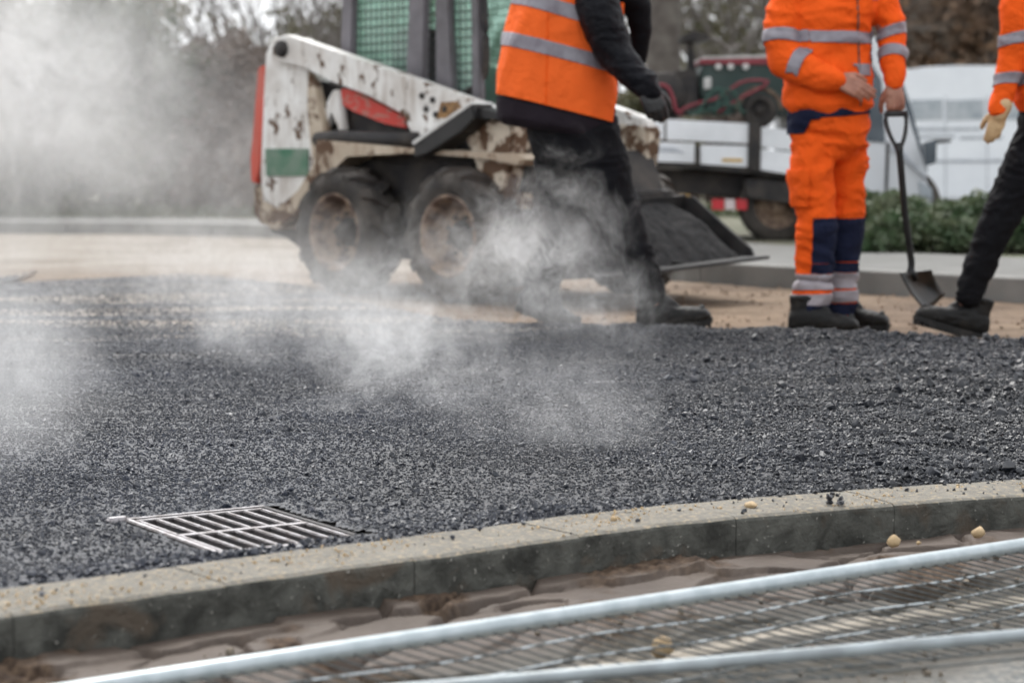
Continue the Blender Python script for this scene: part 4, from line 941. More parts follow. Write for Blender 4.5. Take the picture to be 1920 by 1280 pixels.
# lightly leafed crowns
for i, (px, Y, h, lm, lb, n_) in enumerate(((1350, 62, 9, 'leaf_olive', 'thin olive tree behind the paving machine', 2600), (1430, 66, 8, 'leaf_olive', 'pale olive tree left of the shovel worker', 3000),
        (1740, 70, 9, 'leaf_rust', 'autumn brown tree behind the white van', 11000), (1850, 66, 10, 'leaf_rust', 'rusty brown tree at the upper right', 11000), (1640, 74, 8.5, 'leaf_olive', 'dull olive tree right of the shovel worker', 8000), (1960, 68, 9, 'leaf_rust', 'brown tree at the far right edge', 9000), (620, 60, 6.0, 'leaf_olive', 'sparse bush-like tree left of the cab', 3500), (1110, 60, 7, 'leaf_olive', 'olive tree behind the walking worker', 5000), (950, 58, 5.5, 'leaf_olive', 'olive tree behind the loader cab', 4000))):
    P_ = at(px, 300, Y); r_ = h * .30; rnd = random.Random(i)
    cen = [(rnd.uniform(-.5, .5) * r_ * 2, rnd.uniform(-.5, .5) * r_, h * .25 + rnd.random() * h * .55) for _ in range(9)]
    tree('leafy_tree', P_.x, Y, 0.08, h, .15, lb, 50 + i, (cen, [(r_ * .75, r_ * .7, r_ * .65)] * 9), n_, lm, 3, leafsize=.13)
# dark belt of shrubs at the left, standing behind the footway
spec = [(-60, 29, 3.4, 'leaf_green', 'dense dark green shrub at the left edge behind the steam'), (40, 30, 3.6, 'leaf_olive', 'olive shrub second from the left edge'), (130, 29, 3.5, 'leaf_green', 'dark evergreen shrub behind the thickest steam'), (215, 31, 3.5, 'leaf_olive', 'tall olive shrub behind the steam plume'), (300, 29.5, 3.0, 'leaf_green', 'dark green shrub whose top meets the sky'), (375, 30, 2.6, 'leaf_brown', 'brownish shrub right of the evergreen ones'), (440, 29, 2.35, 'leaf_brown', 'brown leafy shrub beside the loader tail'), (500, 31, 2.2, 'leaf_olive', 'shrub directly behind the loader tower'), (575, 32, 2.2, 'leaf_brown', 'low brown shrub under the lift arm'), (660, 33, 2.1, 'leaf_olive', 'low olive shrub behind the loader cab'), (790, 33, 2.0, 'leaf_brown', 'low brown shrub behind the cab door'), (930, 33, 2.0, 'leaf_olive', 'low shrub behind the front of the loader'), (1080, 34, 2.0, 'leaf_brown', 'low brown shrub behind the walking worker'), (1210, 34, 1.9, 'leaf_olive', 'low shrub behind the left end of the truck'), (1340, 36, 1.9, 'leaf_brown', 'low brown shrub behind the paving machine')]
for i, (px, Y, h, lm, lb) in enumerate(spec):
    P_ = at(px, 300, Y); rnd = random.Random(70 + i); t = empty('shrub', (P_.x, Y, .08), label=lb, cat='shrub', group='shrubs along the far side')
    cen = [(rnd.uniform(-.55, .55), rnd.uniform(-.4, .4), h * (.12 + .72 * q / 8)) for q in range(9)]
    leaf_blob('leaves', cen, [(.62, .55, h * .16)] * 9, 9000, .055, M[lm], t, 70 + i)
    bm = bmesh.new()
    for k in range(7): branch_rec(bm, Vector((rnd.gauss(0, .1), rnd.gauss(0, .1), 0)), Vector((rnd.gauss(0, .3), rnd.gauss(0, .3), 1)).normalized(), h * .5, .022, 2, rnd)
    fin('stems', bm, M['bark'], t)
# low ivy bed in front of the van at right
ivx = np.random.default_rng(44); n_ = 30000
X_ = ivx.uniform(2.55, 6.2, n_); Y_ = ivx.uniform(15.6, 17.9, n_); hh = 0.36 * (0.35 + 1.3 * fbm(X_ * 2.6, Y_ * 2.6, 4, 99)) * ss(2.5, 2.8, X_) ** .5 * ss(15.55, 15.8, Y_) ** .5
Z_ = .08 + hh * ivx.random(n_) ** .45
p = np.stack([X_, Y_, Z_], -1); a = ivx.normal(size=(n_, 3)) * (1, 1, .6); a /= np.linalg.norm(a, axis=1)[:, None]; b = np.cross(a, ivx.normal(size=(n_, 3))); b /= np.linalg.norm(b, axis=1)[:, None]
s_ = (0.022 + 0.018 * ivx.random(n_))[:, None]
v = np.stack([p - a * s_, p + b * s_ * .8, p + a * s_, p - b * s_ * .8], 1).reshape(-1, 3)
tag(nmesh('ivy_ground_cover', v, np.arange(n_ * 4).reshape(-1, 4), M['leaf_ivy']), 'low bed of green ivy behind the footway', kind='stuff')
# dry litter on the verge, left
n_ = 9000; X_ = ivx.uniform(-9, 4, n_); Y_ = ivx.uniform(27.3, 30, n_)
p = np.stack([X_, Y_, .09 + .14 * ivx.random(n_) ** 2], -1); a = ivx.normal(size=(n_, 3)) * (.4, .4, 1); a /= np.linalg.norm(a, axis=1)[:, None]; b = np.cross(a, ivx.normal(size=(n_, 3))); b /= np.linalg.norm(b, axis=1)[:, None]
v = np.stack([p - a * .05, p + b * .012, p + a * .05, p - b * .012], 1).reshape(-1, 3)
tag(nmesh('verge_grass', v, np.arange(n_ * 4).reshape(-1, 4), M['leaf_green']), 'short rough grass on the verge', kind='stuff')

# ================================================================== PEOPLE
def limb(bm, pts, rad, seg=14, smooth=4, flat=None):
    """rounded tapering tube through points; closed, with domed ends"""
    n = len(pts); P = sm(pts, smooth) if n > 2 else [Vector(p) for p in pts]
    if n > 2:
        t = np.linspace(0, n - 1, len(P)); rr = np.interp(t, range(n), rad)
    else: rr = np.array(rad, float)
    P = [Vector(p) for p in P]; d0 = (P[0] - P[1]).normalized(); d1 = (P[-1] - P[-2]).normalized()
    A = [(P[0] + d0 * rr[0] * math.cos(a), rr[0] * math.sin(a)) for a in (0.12, .6, 1.1)]
    B = [(P[-1] + d1 * rr[-1] * math.cos(a), rr[-1] * math.sin(a)) for a in (1.1, .6, 0.12)]
    full = A + list(zip(P, rr)) + B
    tube(bm, [p for p, _ in full], [float(r) for _, r in full], seg)
def eloft(bm, rings, seg=28, yaw=0.0):
    """stack of ellipses: (centre, half-width, half-depth[, tilt normal])"""
    R_ = []
    for rg in rings:
        c, rx, ry = rg[:3]; nrm = Vector(rg[3]).normalized() if len(rg) > 3 else Vector((0, 0, 1))
        u = Vector((math.cos(yaw), math.sin(yaw), 0)); u = (u - nrm * u.dot(nrm)).normalized(); v_ = nrm.cross(u)
        R_.append([bm.verts.new(Vector(c) + u * rx * math.copysign(abs(math.cos(a)) ** .9, math.cos(a)) + v_ * ry * math.copysign(abs(math.sin(a)) ** .9, math.sin(a))) for a in np.linspace(0, 2 * math.pi, seg, endpoint=False)])
    for i in range(len(R_) - 1):
        for k in range(seg): bm.faces.new((R_[i][k], R_[i][(k + 1) % seg], R_[i + 1][(k + 1) % seg], R_[i + 1][k]))
    bm.faces.new(R_[0][::-1]); bm.faces.new(R_[-1])
def remesh(name, bm, vox, smooth, mat, parent, origin, wr=0, wf=(9, 9, 16), seed=0, ridge=True):
    bmesh.ops.recalc_face_normals(bm, faces=bm.faces)
    me = bpy.data.meshes.new('tmp'); bm.to_mesh(me); bm.free(); o = bpy.data.objects.new('tmp', me); COL.objects.link(o)
    m = o.modifiers.new('r', 'REMESH'); m.mode = 'VOXEL'; m.voxel_size = vox
    if smooth: m = o.modifiers.new('s', 'SMOOTH'); m.factor = .5; m.iterations = smooth
    bpy.context.view_layer.update()
    me2 = bpy.data.meshes.new_from_object(o.evaluated_get(bpy.context.evaluated_depsgraph_get()))
    bpy.data.objects.remove(o); bpy.data.meshes.remove(me); me2.name = name
    if wr:
        co = [v_.co.copy() for v_ in me2.vertices]; no = [v_.normal.copy() for v_ in me2.vertices]
        S = Vector((seed * 3.1, seed * 1.7, seed))
        for v_, c, n_ in zip(me2.vertices, co, no):
            w = Vector((c.x * wf[0], c.y * wf[1], c.z * wf[2])) + S
            w += mnoise.noise_vector(w * .5) * 0.9
            a = 1 - 2.4 * abs(mnoise.noise(w)) if ridge else mnoise.noise(w)
            b = 1 - 2.2 * abs(mnoise.noise(w * 2.1 + S))
            g = 0.55 + 0.9 * abs(mnoise.noise(c * 3 + S))
            v_.co = c + n_ * wr * g * (a * .75 + b * .25)
    for v_ in me2.vertices: v_.co -= origin
    return link_mesh(name, me2, mat, parent, True)
def clip(src, name, mat, planes, sel, off, parent, thick=.003):
    """piece of a garment between planes (point, normal kept side), lifted off the cloth"""
    bm = bmesh.new(); bm.from_mesh(src.data)
    for (p, n_) in planes:
        bmesh.ops.bisect_plane(bm, geom=bm.verts[:] + bm.edges[:] + bm.faces[:], plane_co=p, plane_no=n_, clear_inner=True)
    if sel:
        bad = [f_ for f_ in bm.faces if not sel(f_.calc_center_median(), f_.normal)]; bmesh.ops.delete(bm, geom=bad, context='FACES')
    bm.normal_update()
    for v_ in bm.verts: v_.co += v_.normal * off
    bmesh.ops.delete(bm, geom=[v_ for v_ in bm.verts if not v_.link_faces], context='VERTS')
    me = bpy.data.meshes.new(name); bm.to_mesh(me); bm.free(); o = link_mesh(name, me, mat, parent, True)
    m = o.modifiers.new('t', 'SOLIDIFY'); m.thickness = thick; m.offset = 1; return o
def segdist(p, a, b):
    ab = b - a; t = max(0, min(1, (p - a).dot(ab) / ab.length_squared)); return (p - a - ab * t).length
def hand(bm, wrist, f, p, side, curl, sc=1.0, fat=1.0, spread=0.0, forearm=None):
    f = Vector(f).normalized(); p = Vector(p); p = (p - f * p.dot(f)).normalized(); ac = f.cross(p).normalized() * side; W = Vector(wrist)
    def g(a, b, c): return W + (f * a + ac * b + p * c) * sc
    L = (.074, .082, .076, .060); off = (.030, .0105, -.0095, -.028); kn = (.088, .092, .087, .079); rad = (.0095, .0098, .0092, .0082)
    for i in range(4):
        limb(bm, [g(0.0, off[i] * .55, 0), g(.045, off[i] * .85, -.003), g(kn[i], off[i], 0)], [.016 * fat * sc, .0145 * fat * sc, .0120 * fat * sc], 10)
        ang = 0; q = g(kn[i], off[i], 0); pts = [q]; sp = spread * (1.5 - i) / 1.5
        cu = curl[i] if isinstance(curl[0], (list, tuple)) else curl
        for j, (fr, c_) in enumerate(zip((.46, .30, .24), cu)):
            ang += c_; d = (f * math.cos(ang) + p * math.sin(ang) + ac * sp * (1 if j == 0 else .5)).normalized(); q = q + d * L[i] * fr * sc; pts.append(q)
        r_ = rad[i] * fat * sc
        for k in range(3): limb(bm, [pts[k], pts[k + 1]], [r_ * (1.08 - .09 * k), r_ * (.99 - .09 * k)], 10)
    t0, t1 = g(.018, .024, .004), g(.050, .050, .016); t2 = t1 + (f * .75 + ac * .25 + p * .45).normalized() * .034 * sc; t3 = t2 + (f * .9 - ac * .05 + p * .5).normalized() * .027 * sc
    limb(bm, [t0, t1], [.017 * fat * sc, .0135 * fat * sc], 10); limb(bm, [t1, t2], [.0125 * fat * sc, .0112 * fat * sc], 10); limb(bm, [t2, t3], [.0112 * fat * sc, .0085 * fat * sc], 10)
    if forearm is not None: limb(bm, [forearm, W], [.040, .026 * fat], 14)
def head(bm, c, yaw, parentlist):
    """c = centre of the skull; yaw = facing direction"""
    F = Vector((math.cos(yaw), math.sin(yaw), 0)); S = Vector((-math.sin(yaw), math.cos(yaw), 0)); U = Vector((0, 0, 1)); C = Vector(c)
    g = lambda a, b, h: C + F * a + S * b + U * h
    eloft(bm, [(g(-.01, 0, .115), .02, .02), (g(-.008, 0, .105), .055, .045), (g(-.005, 0, .08), .082, .065), (g(0, 0, .04), .096, .075), (g(0, 0, 0), .096, .077), (g(.004, 0, -.03), .090, .072), (g(.012, 0, -.06), .078, .064), (g(.025, 0, -.09), .062, .052), (g(.045, 0, -.115), .038, .032), (g(.05, 0, -.12), .012, .012)], 26, yaw)
    limb(bm, [g(.088, 0, .012), g(.106, 0, -.018), g(.112, 0, -.034)], [.009, .012, .014], 10)         # nose
    for s in (-1, 1):
        limb(bm, [g(.100, s * .013, -.036), g(.094, s * .014, -.034)], [.008, .008], 8)
        limb(bm, [g(.0, s * .078, .012), g(-.006, s * .084, -.006), g(.0, s * .076, -.032)], [.012, .016, .009], 8)   # ear
        limb(bm, [g(.086, s * .014, .020), g(.082, s * .045, .022)], [.010, .008], 8)                     # brow
        limb(bm, [g(.055, s * .05, -.03), g(.03, s * .062, -.05)], [.022, .02], 8)                        # cheek
    limb(bm, [g(.083, -.022, -.062), g(.092, 0, -.060), g(.083, .022, -.062)], [.005, .008, .005], 8)     # lips
    limb(bm, [g(.080, -.018, -.073), g(.089, 0, -.073), g(.080, .018, -.073)], [.005, .008, .005], 8)
    limb(bm, [g(.07, 0, -.10), g(.066, 0, -.11)], [.02, .02], 8)
    return g
def head_bits(g, parent, origin, hairmat='hair'):
    for s in (-1, 1):
        bm = bmesh.new(); limb(bm, [g(.080, s * .031, .003), g(.079, s * .031, .003)], [.0125, .0125], 12); e = fin('eye', bm, M['eye'], parent, True)
        for v_ in e.data.vertices: v_.co -= origin
    bm = bmesh.new(); eloft(bm, [(g(-.012, 0, .13), .03, .03), (g(-.012, 0, .118), .068, .055), (g(-.012, 0, .09), .094, .076), (g(-.014, 0, .05), .104, .085), (g(-.030, 0, .01), .090, .084), (g(-.045, 0, -.04), .062, .07), (g(-.05, 0, -.08), .04, .045)], 24, YH[0])
    remesh('hair', bm, .008, 2, M['hair'], parent, origin, .004, (60, 60, 60), 3)
YH = [0.0]
def boot(parent, origin, pos, yaw, pitch=0.0, roll=0.0, sc=1.0, shaft=0.17):
    """pos = point under the ankle on the sole; local x is the toe direction"""
    B = bpy.data.objects.new('boot', None)
    bm = bmesh.new(); rg = []
    for (x, w, zt, zb) in ((-.090, .022, .065, .03), (-.084, .035, .100, .022), (-.055, .044, .125, .02), (-.01, .045, .130, .02), (.03, .045, .128, .02), (.065, .047, .113, .02), (.10, .051, .098, .02), (.14, .055, .092, .02), (.175, .054, .086, .022), (.20, .045, .074, .026), (.216, .024, .055, .03)):
        ring = []
        for a in np.linspace(0, 2 * math.pi, 20, endpoint=False):
            c_, s_ = math.cos(a), math.sin(a); ring.append(bm.verts.new((x, math.copysign(abs(c_) ** .75, c_) * w, (zt + zb) / 2 + math.copysign(abs(s_) ** .8, s_) * (zt - zb) / 2)))
        rg.append(ring)
    for i in range(len(rg) - 1):
        for k in range(20): bm.faces.new((rg[i][k], rg[i][(k + 1) % 20], rg[i + 1][(k + 1) % 20], rg[i + 1][k]))
    bm.faces.new(rg[0][::-1]); bm.faces.new(rg[-1])
    eloft(bm, [((-.022, 0, .04), .060, .040), ((-.025, 0, .10), .058, .040), ((-.030, 0, .135), .052, .042), ((-.032, 0, shaft), .055, .045), ((-.032, 0, shaft + .004), .048, .038)], 20)
    limb(bm, [(-.03, -.045, shaft - .008), (.025, -.02, shaft - .012), (.025, .02, shaft - .012), (-.03, .045, shaft - .008)], [.008] * 4, 8)
    limb(bm, [(.02, 0, .145), (.075, 0, .103)], [.026, .020], 10)
    o = remesh('boot', bm, .0055, 2, M['leather'], parent, Vector((0, 0, 0)), .0028, (22, 22, 26), 5)
    Mx = Matrix.Translation(Vector(pos) - origin) @ Matrix.Rotation(yaw, 4, 'Z') @ Matrix.Rotation(-pitch, 4, 'Y') @ Matrix.Rotation(roll, 4, 'X') @ Matrix.Scale(sc, 4)
    o.matrix_local = Mx
    bm = bmesh.new(); out = [(-.092, -.022), (-.086, -.036), (-.05, -.044), (.0, -.042), (.05, -.043), (.10, -.050), (.15, -.056), (.19, -.050), (.215, -.032), (.222, -.005), (.218, .025), (.195, .046), (.15, .052), (.10, .047), (.05, .042), (0, .042), (-.05, .044), (-.086, .036), (-.092, .022)]
    lo = [bm.verts.new((x, y, 0.004 + (.010 if x > .19 else 0))) for x, y in out]; hi = [bm.verts.new((x * 1.01, y * 1.02, .030 + (.006 if x > .19 else 0))) for x, y in out]
    bm.faces.new(lo[::-1]); bm.faces.new(hi)
    for i in range(len(out)): bm.faces.new((lo[i], lo[(i + 1) % len(out)], hi[(i + 1) % len(out)], hi[i]))
    for x in np.arange(-.08, .21, .022):
        if -.03 < x < .02: continue
        w = np.interp(x, [-.09, 0, .15, .21], [.04, .042, .052, .034]); 
        for s in (-1, 1): box(bm, (x, s * w * .62, .004), (.013, w * .8, .012))
    fin('sole', bm, M['sole'], o)
    bm = bmesh.new(); limb(bm, [(.155, -.045, .045), (.185, 0, .082), (.155, .045, .045)], [.012, .014, .012], 10); fin('toe_cap_seam', bm, M['sole'], o, True)
    for k in range(4):
        x = .035 + k * .018; z = .150 - k * .013; bm = bmesh.new(); s = (-1) ** k
        tube(bm, [(x, -.022, z - .012), (x + .004 * s, 0, z + .004), (x + .006 * s, .022, z - .012)], .0028, 6); fin('lace', bm, M['lace'], o, True)
    return o

def W3(px, py, Y, dy=0.0): return at(px, py, Y + dy)

# ---------- worker standing with a shovel
BY = 9.62
PB = Vector((at(1550, 620, BY).x, BY, -0.035))
pb = empty('person', PB, label='worker in orange jacket and orange trousers with navy knee patches holding a shovel', cat='person')
J = lambda px, py, dy=0.0: W3(px, py, BY, dy)
bm = bmesh.new()
eloft(bm, [(J(1556, 290), .10, .08), (J(1554, 200), .15, .10), (J(1552, 80), .15, .10), (J(1560, 0), .15, .10), (J(1563, -30), .12, .08), (J(1565, -46), .06, .06)], 20)
limb(bm, [J(1565, -30), J(1568, -75), J(1572, -100, -.02)], [.07, .058, .055])
limb(bm, [J(1528, 280), J(1530, 415), J(1523, 585)], [.085, .055, .042]); limb(bm, [J(1586, 280, .10), J(1585, 412, .14), J(1574, 580, .16)], [.085, .055, .042])
sR, eR, wR = J(1480, -2, 0), J(1474, 112, -.07), J(1572, 150, -.20)
sL, eL, wL = J(1645, 0, 0), J(1673, 88, -.03), J(1676, 160, -.13)
limb(bm, [sR, eR], [.05, .04]); limb(bm, [sL, eL], [.05, .04])
hand(bm, wR, (.90, -.10, -.42), (.1, 1, -.25), 1, [(.25, .25, .15), (.30, .3, .2), (.38, .35, .25), (.45, .4, .3)], 1.1, 1.05, forearm=eR)
hand(bm, wL, (.10, -.05, -1), (.15, 1, 0), -1, [(.75, 1.35, .9)] * 4, 1.08, 1.05, forearm=eL)
YH[0] = R(-40); gB = head(bm, J(1576, -140, -.03), YH[0], None)
remesh('body', bm, .0052, 3, M['skin'], pb, PB)
head_bits(gB, pb, PB)
bm = bmesh.new()
eloft(bm, [(J(1557, 219), .150, .120), (J(1556, 213), .172, .138), (J(1552, 195), .200, .155), (J(1551, 160), .196, .150), (J(1551, 110), .186, .140), (J(1553, 60), .192, .140), (J(1558, 15), .205, .140), (J(1561, -12), .205, .13), (J(1564, -34), .14, .10), (J(1566, -52), .075, .075), (J(1567, -72, -.01), .068, .068)], 30, R(-14))
limb(bm, [sR + Vector((0, 0, .005)), J(1468, 60, -.03), eR + Vector((-.004, 0, -.005))], [.090, .080, .072]); limb(bm, [eR + Vector((0, 0, -.005)), J(1528, 142, -.14), J(1568, 150, -.195)], [.072, .062, .040])
limb(bm, [sL + Vector((-.01, 0, .0)), J(1668, 45, -.01), eL], [.080, .066, .058]); limb(bm, [eL, J(1678, 130, -.09), J(1676, 156, -.12)], [.056, .050, .038])
jk = remesh('jacket', bm, .0085, 3, M['orange'], pb, PB, .019, (5, 5, 11), 1)
bsel = dict(armR=(sR - PB, eR - PB, wR - PB), armL=(sL - PB, eL - PB, wL - PB))
def inarm(p, a): s_, e_, w_ = a; return min(segdist(p, s_, e_), segdist(p, e_, w_))
tor0, tor1 = J(1556, 210) - PB, J(1561, 0) - PB
isR = lambda p: inarm(p, bsel['armR']) < .118 and inarm(p, bsel['armR']) < segdist(p, tor0, tor1) - .055
isL = lambda p: inarm(p, bsel['armL']) < .11 and inarm(p, bsel['armL']) < segdist(p, tor0, tor1) - .075
isT = lambda p, n=None: not isR(p) and not isL(p)
def zp(py): return J(1550, py).z - PB.z
clip(jk, 'chest_band', M['reflective'], [((0, 0, zp(84)), (.02, 0, 1)), ((0, 0, zp(62)), (-.02, 0, -1))], isT, .003, pb)
clip(jk, 'waist_band', M['reflective'], [((0, 0, zp(146)), (-.02, 0, 1)), ((0, 0, zp(124)), (.02, 0, -1))], isT, .003, pb)
def armband(src, name, a, b, t0, t1, sel, mat='reflective'):
    d = (b - a).normalized(); return clip(src, name, M[mat], [(a + (b - a) * t0, d), (a + (b - a) * t1, -d)], sel, .003, pb if src.parent == pb else src.parent)
a_, b_, c_ = bsel['armR']
armband(jk, 'sleeve_band', a_, b_, .56, .76, lambda p, n: isR(p) and p.z > b_.z - .0); armband(jk, 'sleeve_band', b_, c_, .18, .40, lambda p, n: segdist(p, b_, c_) < .082 and p.z < zp(92) and p.x < (J(1530, 100) - PB).x)
a_, b_, c_ = bsel['armL']
armband(jk, 'sleeve_band', a_, b_, .60, .82, lambda p, n: isL(p)); armband(jk, 'sleeve_band', b_, c_, .12, .38, lambda p, n: isL(p))
# zip, placket and collar patch
bm = bmesh.new(); zl = []
ztree = None
from mathutils.bvhtree import BVHTree
def on_front(obj, x, z, dirn=Vector((0, 1, 0))):
    bv = BVHTree.FromPolygons([v_.co for v_ in obj.data.vertices], [p.vertices for p in obj.data.polygons]); h = bv.ray_cast(Vector((x, -2, z)), dirn); return h[0]
bvj = BVHTree.FromPolygons([v_.co for v_ in jk.data.vertices], [p.vertices for p in jk.data.polygons])
zl = []
for py in range(-40, 206, 8):
    p0 = J(1598 + py * .03, py) - PB; h = bvj.ray_cast(Vector((p0.x, -2, p0.z)), Vector((0, 1, 0)))[0]
    if h is not None: zl.append(h + Vector((0, -.003, 0)))
tube(bm, zl, .0045, 6); fin('zip', bm, M['zip'], pb, True)
bm = bmesh.new(); h = bvj.ray_cast(Vector(((J(1628, 2) - PB).x, -2, (J(1628, 2) - PB).z)), Vector((0, 1, 0)))[0]
if h is not None: box(bm, h + Vector((0, -.002, 0)), (.055, .006, .016), Matrix.Rotation(R(-6), 3, 'Z')); fin('chest_label', bm, M['paint_red'], pb)
# trousers
bm = bmesh.new()
eloft(bm, [(J(1556, 198), .155, .125), (J(1556, 215), .172, .138), (J(1557, 240), .172, .135), (J(1557, 265), .158, .115), (J(1557, 290), .125, .10), (J(1557, 302), .07, .07)], 30, R(-10))
limb(bm, [J(1524, 240, -.0), J(1524, 330, -.03), J(1530, 425, -.03), J(1526, 500), J(1522, 566)], [.094, .094, .083, .078, .084], 18)
limb(bm, [J(1588, 240, .06), J(1589, 330, .09), J(1584, 420, .10), J(1575, 500, .12), J(1573, 574, .13)], [.090, .085, .076, .072, .076], 18)
tr = remesh('trousers', bm, .0085, 3, M['orange'], pb, PB, .021, (6, 6, 12), 4)
pl = lambda py, s, tx=0.0: ((0, 0, zp(py)), (tx, 0, s))
midx = (J(1563, 400) - PB).x
nearleg = lambda p: segdist(p, J(1524, 300) - PB, J(1522, 570) - PB) < segdist(p, J(1587, 300, .09) - PB, J(1572, 560, .13) - PB)
kl = (J(1518, 400) - PB).x
clip(tr, 'knee_patch', M['navy'], [pl(492, 1), pl(408, -1), ((kl, 0, 0), (1, 0, 0))], lambda p, n: nearleg(p), .004, pb)
clip(tr, 'knee_patch', M['navy'], [pl(490, 1), pl(410, -1)], lambda p, n: not nearleg(p) and p.x > (J(1545, 400) - PB).x, .004, pb)
clip(tr, 'knee_patch', M['navy'], [pl(512, 1), pl(493, -1), ((kl, 0, 0), (1, 0, 0))], lambda p, n: True, .003, pb)
clip(tr, 'reflective_band', M['reflective_light'], [pl(542, 1), pl(513, -1)], None, .004, pb)
clip(tr, 'reflective_band', M['reflective_light'], [pl(569, 1, -.05), pl(548, -1, .05)], None, .004, pb)
clip(tr, 'trouser_cuff', M['navy'], [pl(592, 1), pl(570, -1)], None, .004, pb)
clip(tr, 'waistband', M['navy'], [pl(221, 1, -.10), pl(196, -1)], None, .005, pb)
clip(tr, 'pocket', M['navy'], [pl(252, 1), pl(205, -1), (J(1514, 228) - PB, (-.92, 0, .39))], lambda p, n: n.y < .3, .007, pb)
clip(tr, 'thigh_pocket', M['orange'], [pl(386, 1), pl(318, -1), (((J(1512, 200) - PB).x, 0, 0), (-1, 0, 0))], lambda p, n: nearleg(p), .010, pb)
boot(pb, PB, gnd(1515, 627, -.035) + Vector((0, -.02, 0)), R(-14), 0, 0, 1.04)
boot(pb, PB, gnd(1581, 618, -.035), R(-24), 0, 0, 1.0)

# ---------- shovel
SB = Vector((at(1720, 580, 9.6).x, 9.55, 0.03))
shovel = empty('shovel', SB, label='black shovel with D grip held upright by the worker in orange trousers', cat='shovel')
SY = BY - .13
q = lambda px, py, dy=0.0: at(px, py, SY + dy) - SB
bm = bmesh.new(); tube(bm, [q(1660, 214), q(1700, 213)], .014, 14); tube(bm, sm([q(1662, 214), q(1662, 232), q(1670, 256), q(1684, 282)], 5), .0095, 10); tube(bm, sm([q(1698, 213), q(1699, 232), q(1696, 256), q(1687, 282)], 5), .0095, 10); fin('grip', bm, M['glove_black'], shovel, True)
bm = bmesh.new(); tube(bm, sm([q(1685, 268), q(1688, 300), q(1697, 400, .05), q(1706, 470, .09), q(1709, 494, .10), q(1706, 516, .10)], 8), [.018] * 6 + [.0155] * 35, 14); fin('shaft', bm, M['black_steel'], shovel, True)
M['blade'] = pbr('dark_worn_shovel_steel', (0.035, 0.024, 0.018), (0.012, 0.012, 0.012), 9, 0.35, 0.4, 0.3, 40)
TL, TR, BR, BL = q(1677, 513, .02), q(1738, 507, .16), q(1768, 552, .26), q(1730, 583, .10)
bm = bmesh.new(); NU, NV = 10, 10; G = []
nrm = (TR - TL).cross(BL - TL).normalized()
if nrm.y > 0: nrm = -nrm
for j in range(NV + 1):
    row = []
    for i in range(NU + 1):
        u, v_ = i / NU, j / NV; p = (TL * (1 - u) + TR * u) * (1 - v_) + (BL * (1 - u) + BR * u) * v_
        p = p + nrm * (.028 * (abs(2 * u - 1) ** 3) * (1 - v_ * .6)) - nrm * .012 * math.sin(v_ * 3.14) + (BL - TL) * (.06 * (1 - abs(2 * u - 1) ** 2) if j == NV else 0)
        row.append(bm.verts.new(p))
    G.append(row)
for j in range(NV):
    for i in range(NU): bm.faces.new((G[j][i], G[j][i + 1], G[j + 1][i + 1], G[j + 1][i]))
bl = fin('blade', bm, M['blade'], shovel, True); m_ = bl.modifiers.new('t', 'SOLIDIFY'); m_.thickness = .004
bm = bmesh.new(); tube(bm, [q(1706, 505, .10), (TL + TR) / 2 * .75 + (BL + BR) / 2 * .25], [.019, .012], 12); fin('socket', bm, M['black_steel'], shovel, True)

# ---------- walking worker in the vest
AY = 9.72
PA = Vector((at(1090, 620, AY).x, AY, -0.035)); pa = empty('person', PA, label='worker in orange hi-vis vest and black clothes striding right through the steam', cat='person')
J = lambda px, py, dy=0.0: W3(px, py, AY, dy)
sR, eR, wR = J(1108, -40, -.16), J(1152, 98, -.20), J(1212, 168, -.27)
bm = bmesh.new()
eloft(bm, [(J(1085, 300), .12, .10), (J(1060, 230), .19, .13), (J(1048, 120), .19, .13), (J(1062, 0), .18, .16), (J(1076, -50), .14, .15), (J(1086, -75), .06, .06)], 20)
limb(bm, [J(1086, -60), J(1096, -105), J(1108, -130)], [.07, .058, .055])
limb(bm, [J(1060, 280, .05), J(1058, 430, .08), J(1000, 570, .10)], [.085, .055, .042]); limb(bm, [J(1110, 280, -.06), J(1168, 420, -.09), J(1222, 560, -.10)], [.085, .055, .042])
limb(bm, [sR, eR], [.05, .04]); limb(bm, [J(1108, -40, .18), J(1085, 90, .22), J(1106, 156, .20)], [.05, .04, .03])
hand(bm, wR, (.42, -.12, -.90), (-.1, 1, -.05), 1, [(.5, .8, .5), (.6, .8, .5), (.7, .9, .5), (.8, 1.0, .5)], 1.1, .95, forearm=eR)
hand(bm, J(1108, 160, .20), (.0, 0, -1), (0, -1, 0), -1, [(.5, .6, .4)] * 4, 1.0)
YH[0] = R(-4); gA = head(bm, J(1118, -165), YH[0], None)
remesh('body', bm, .0055, 3, M['skin'], pa, PA); head_bits(gA, pa, PA)
bm = bmesh.new(); tn = (.16, 0, 1)
eloft(bm, [(J(1046, 240), .262, .165, tn), (J(1046, 232), .272, .172, tn), (J(1046, 200), .266, .17, tn), (J(1046, 150), .252, .17, tn), (J(1048, 90), .235, .17, tn), (J(1056, 30), .215, .175, tn), (J(1066, -20), .20, .185, tn), (J(1078, -55), .15, .165, tn), (J(1086, -82), .075, .08), (J(1092, -100), .068, .07)], 32, 0)
limb(bm, [sR, J(1126, 30, -.20), eR], [.098, .095, .084]); limb(bm, [eR, J(1184, 138, -.25), J(1206, 162, -.268)], [.082, .064, .048]); limb(bm, [J(1212, 152, -.268), J(1220, 172, -.268)], [.05, .05])
limb(bm, [J(1108, -40, .18), J(1090, 60, .22), J(1085, 90, .22), J(1105, 155, .20)], [.09, .08, .075, .05])
jk = remesh('jacket', bm, .0085, 3, M['jacket_black'], pa, PA, .013, (8, 8, 17), 11)
bm = bmesh.new()
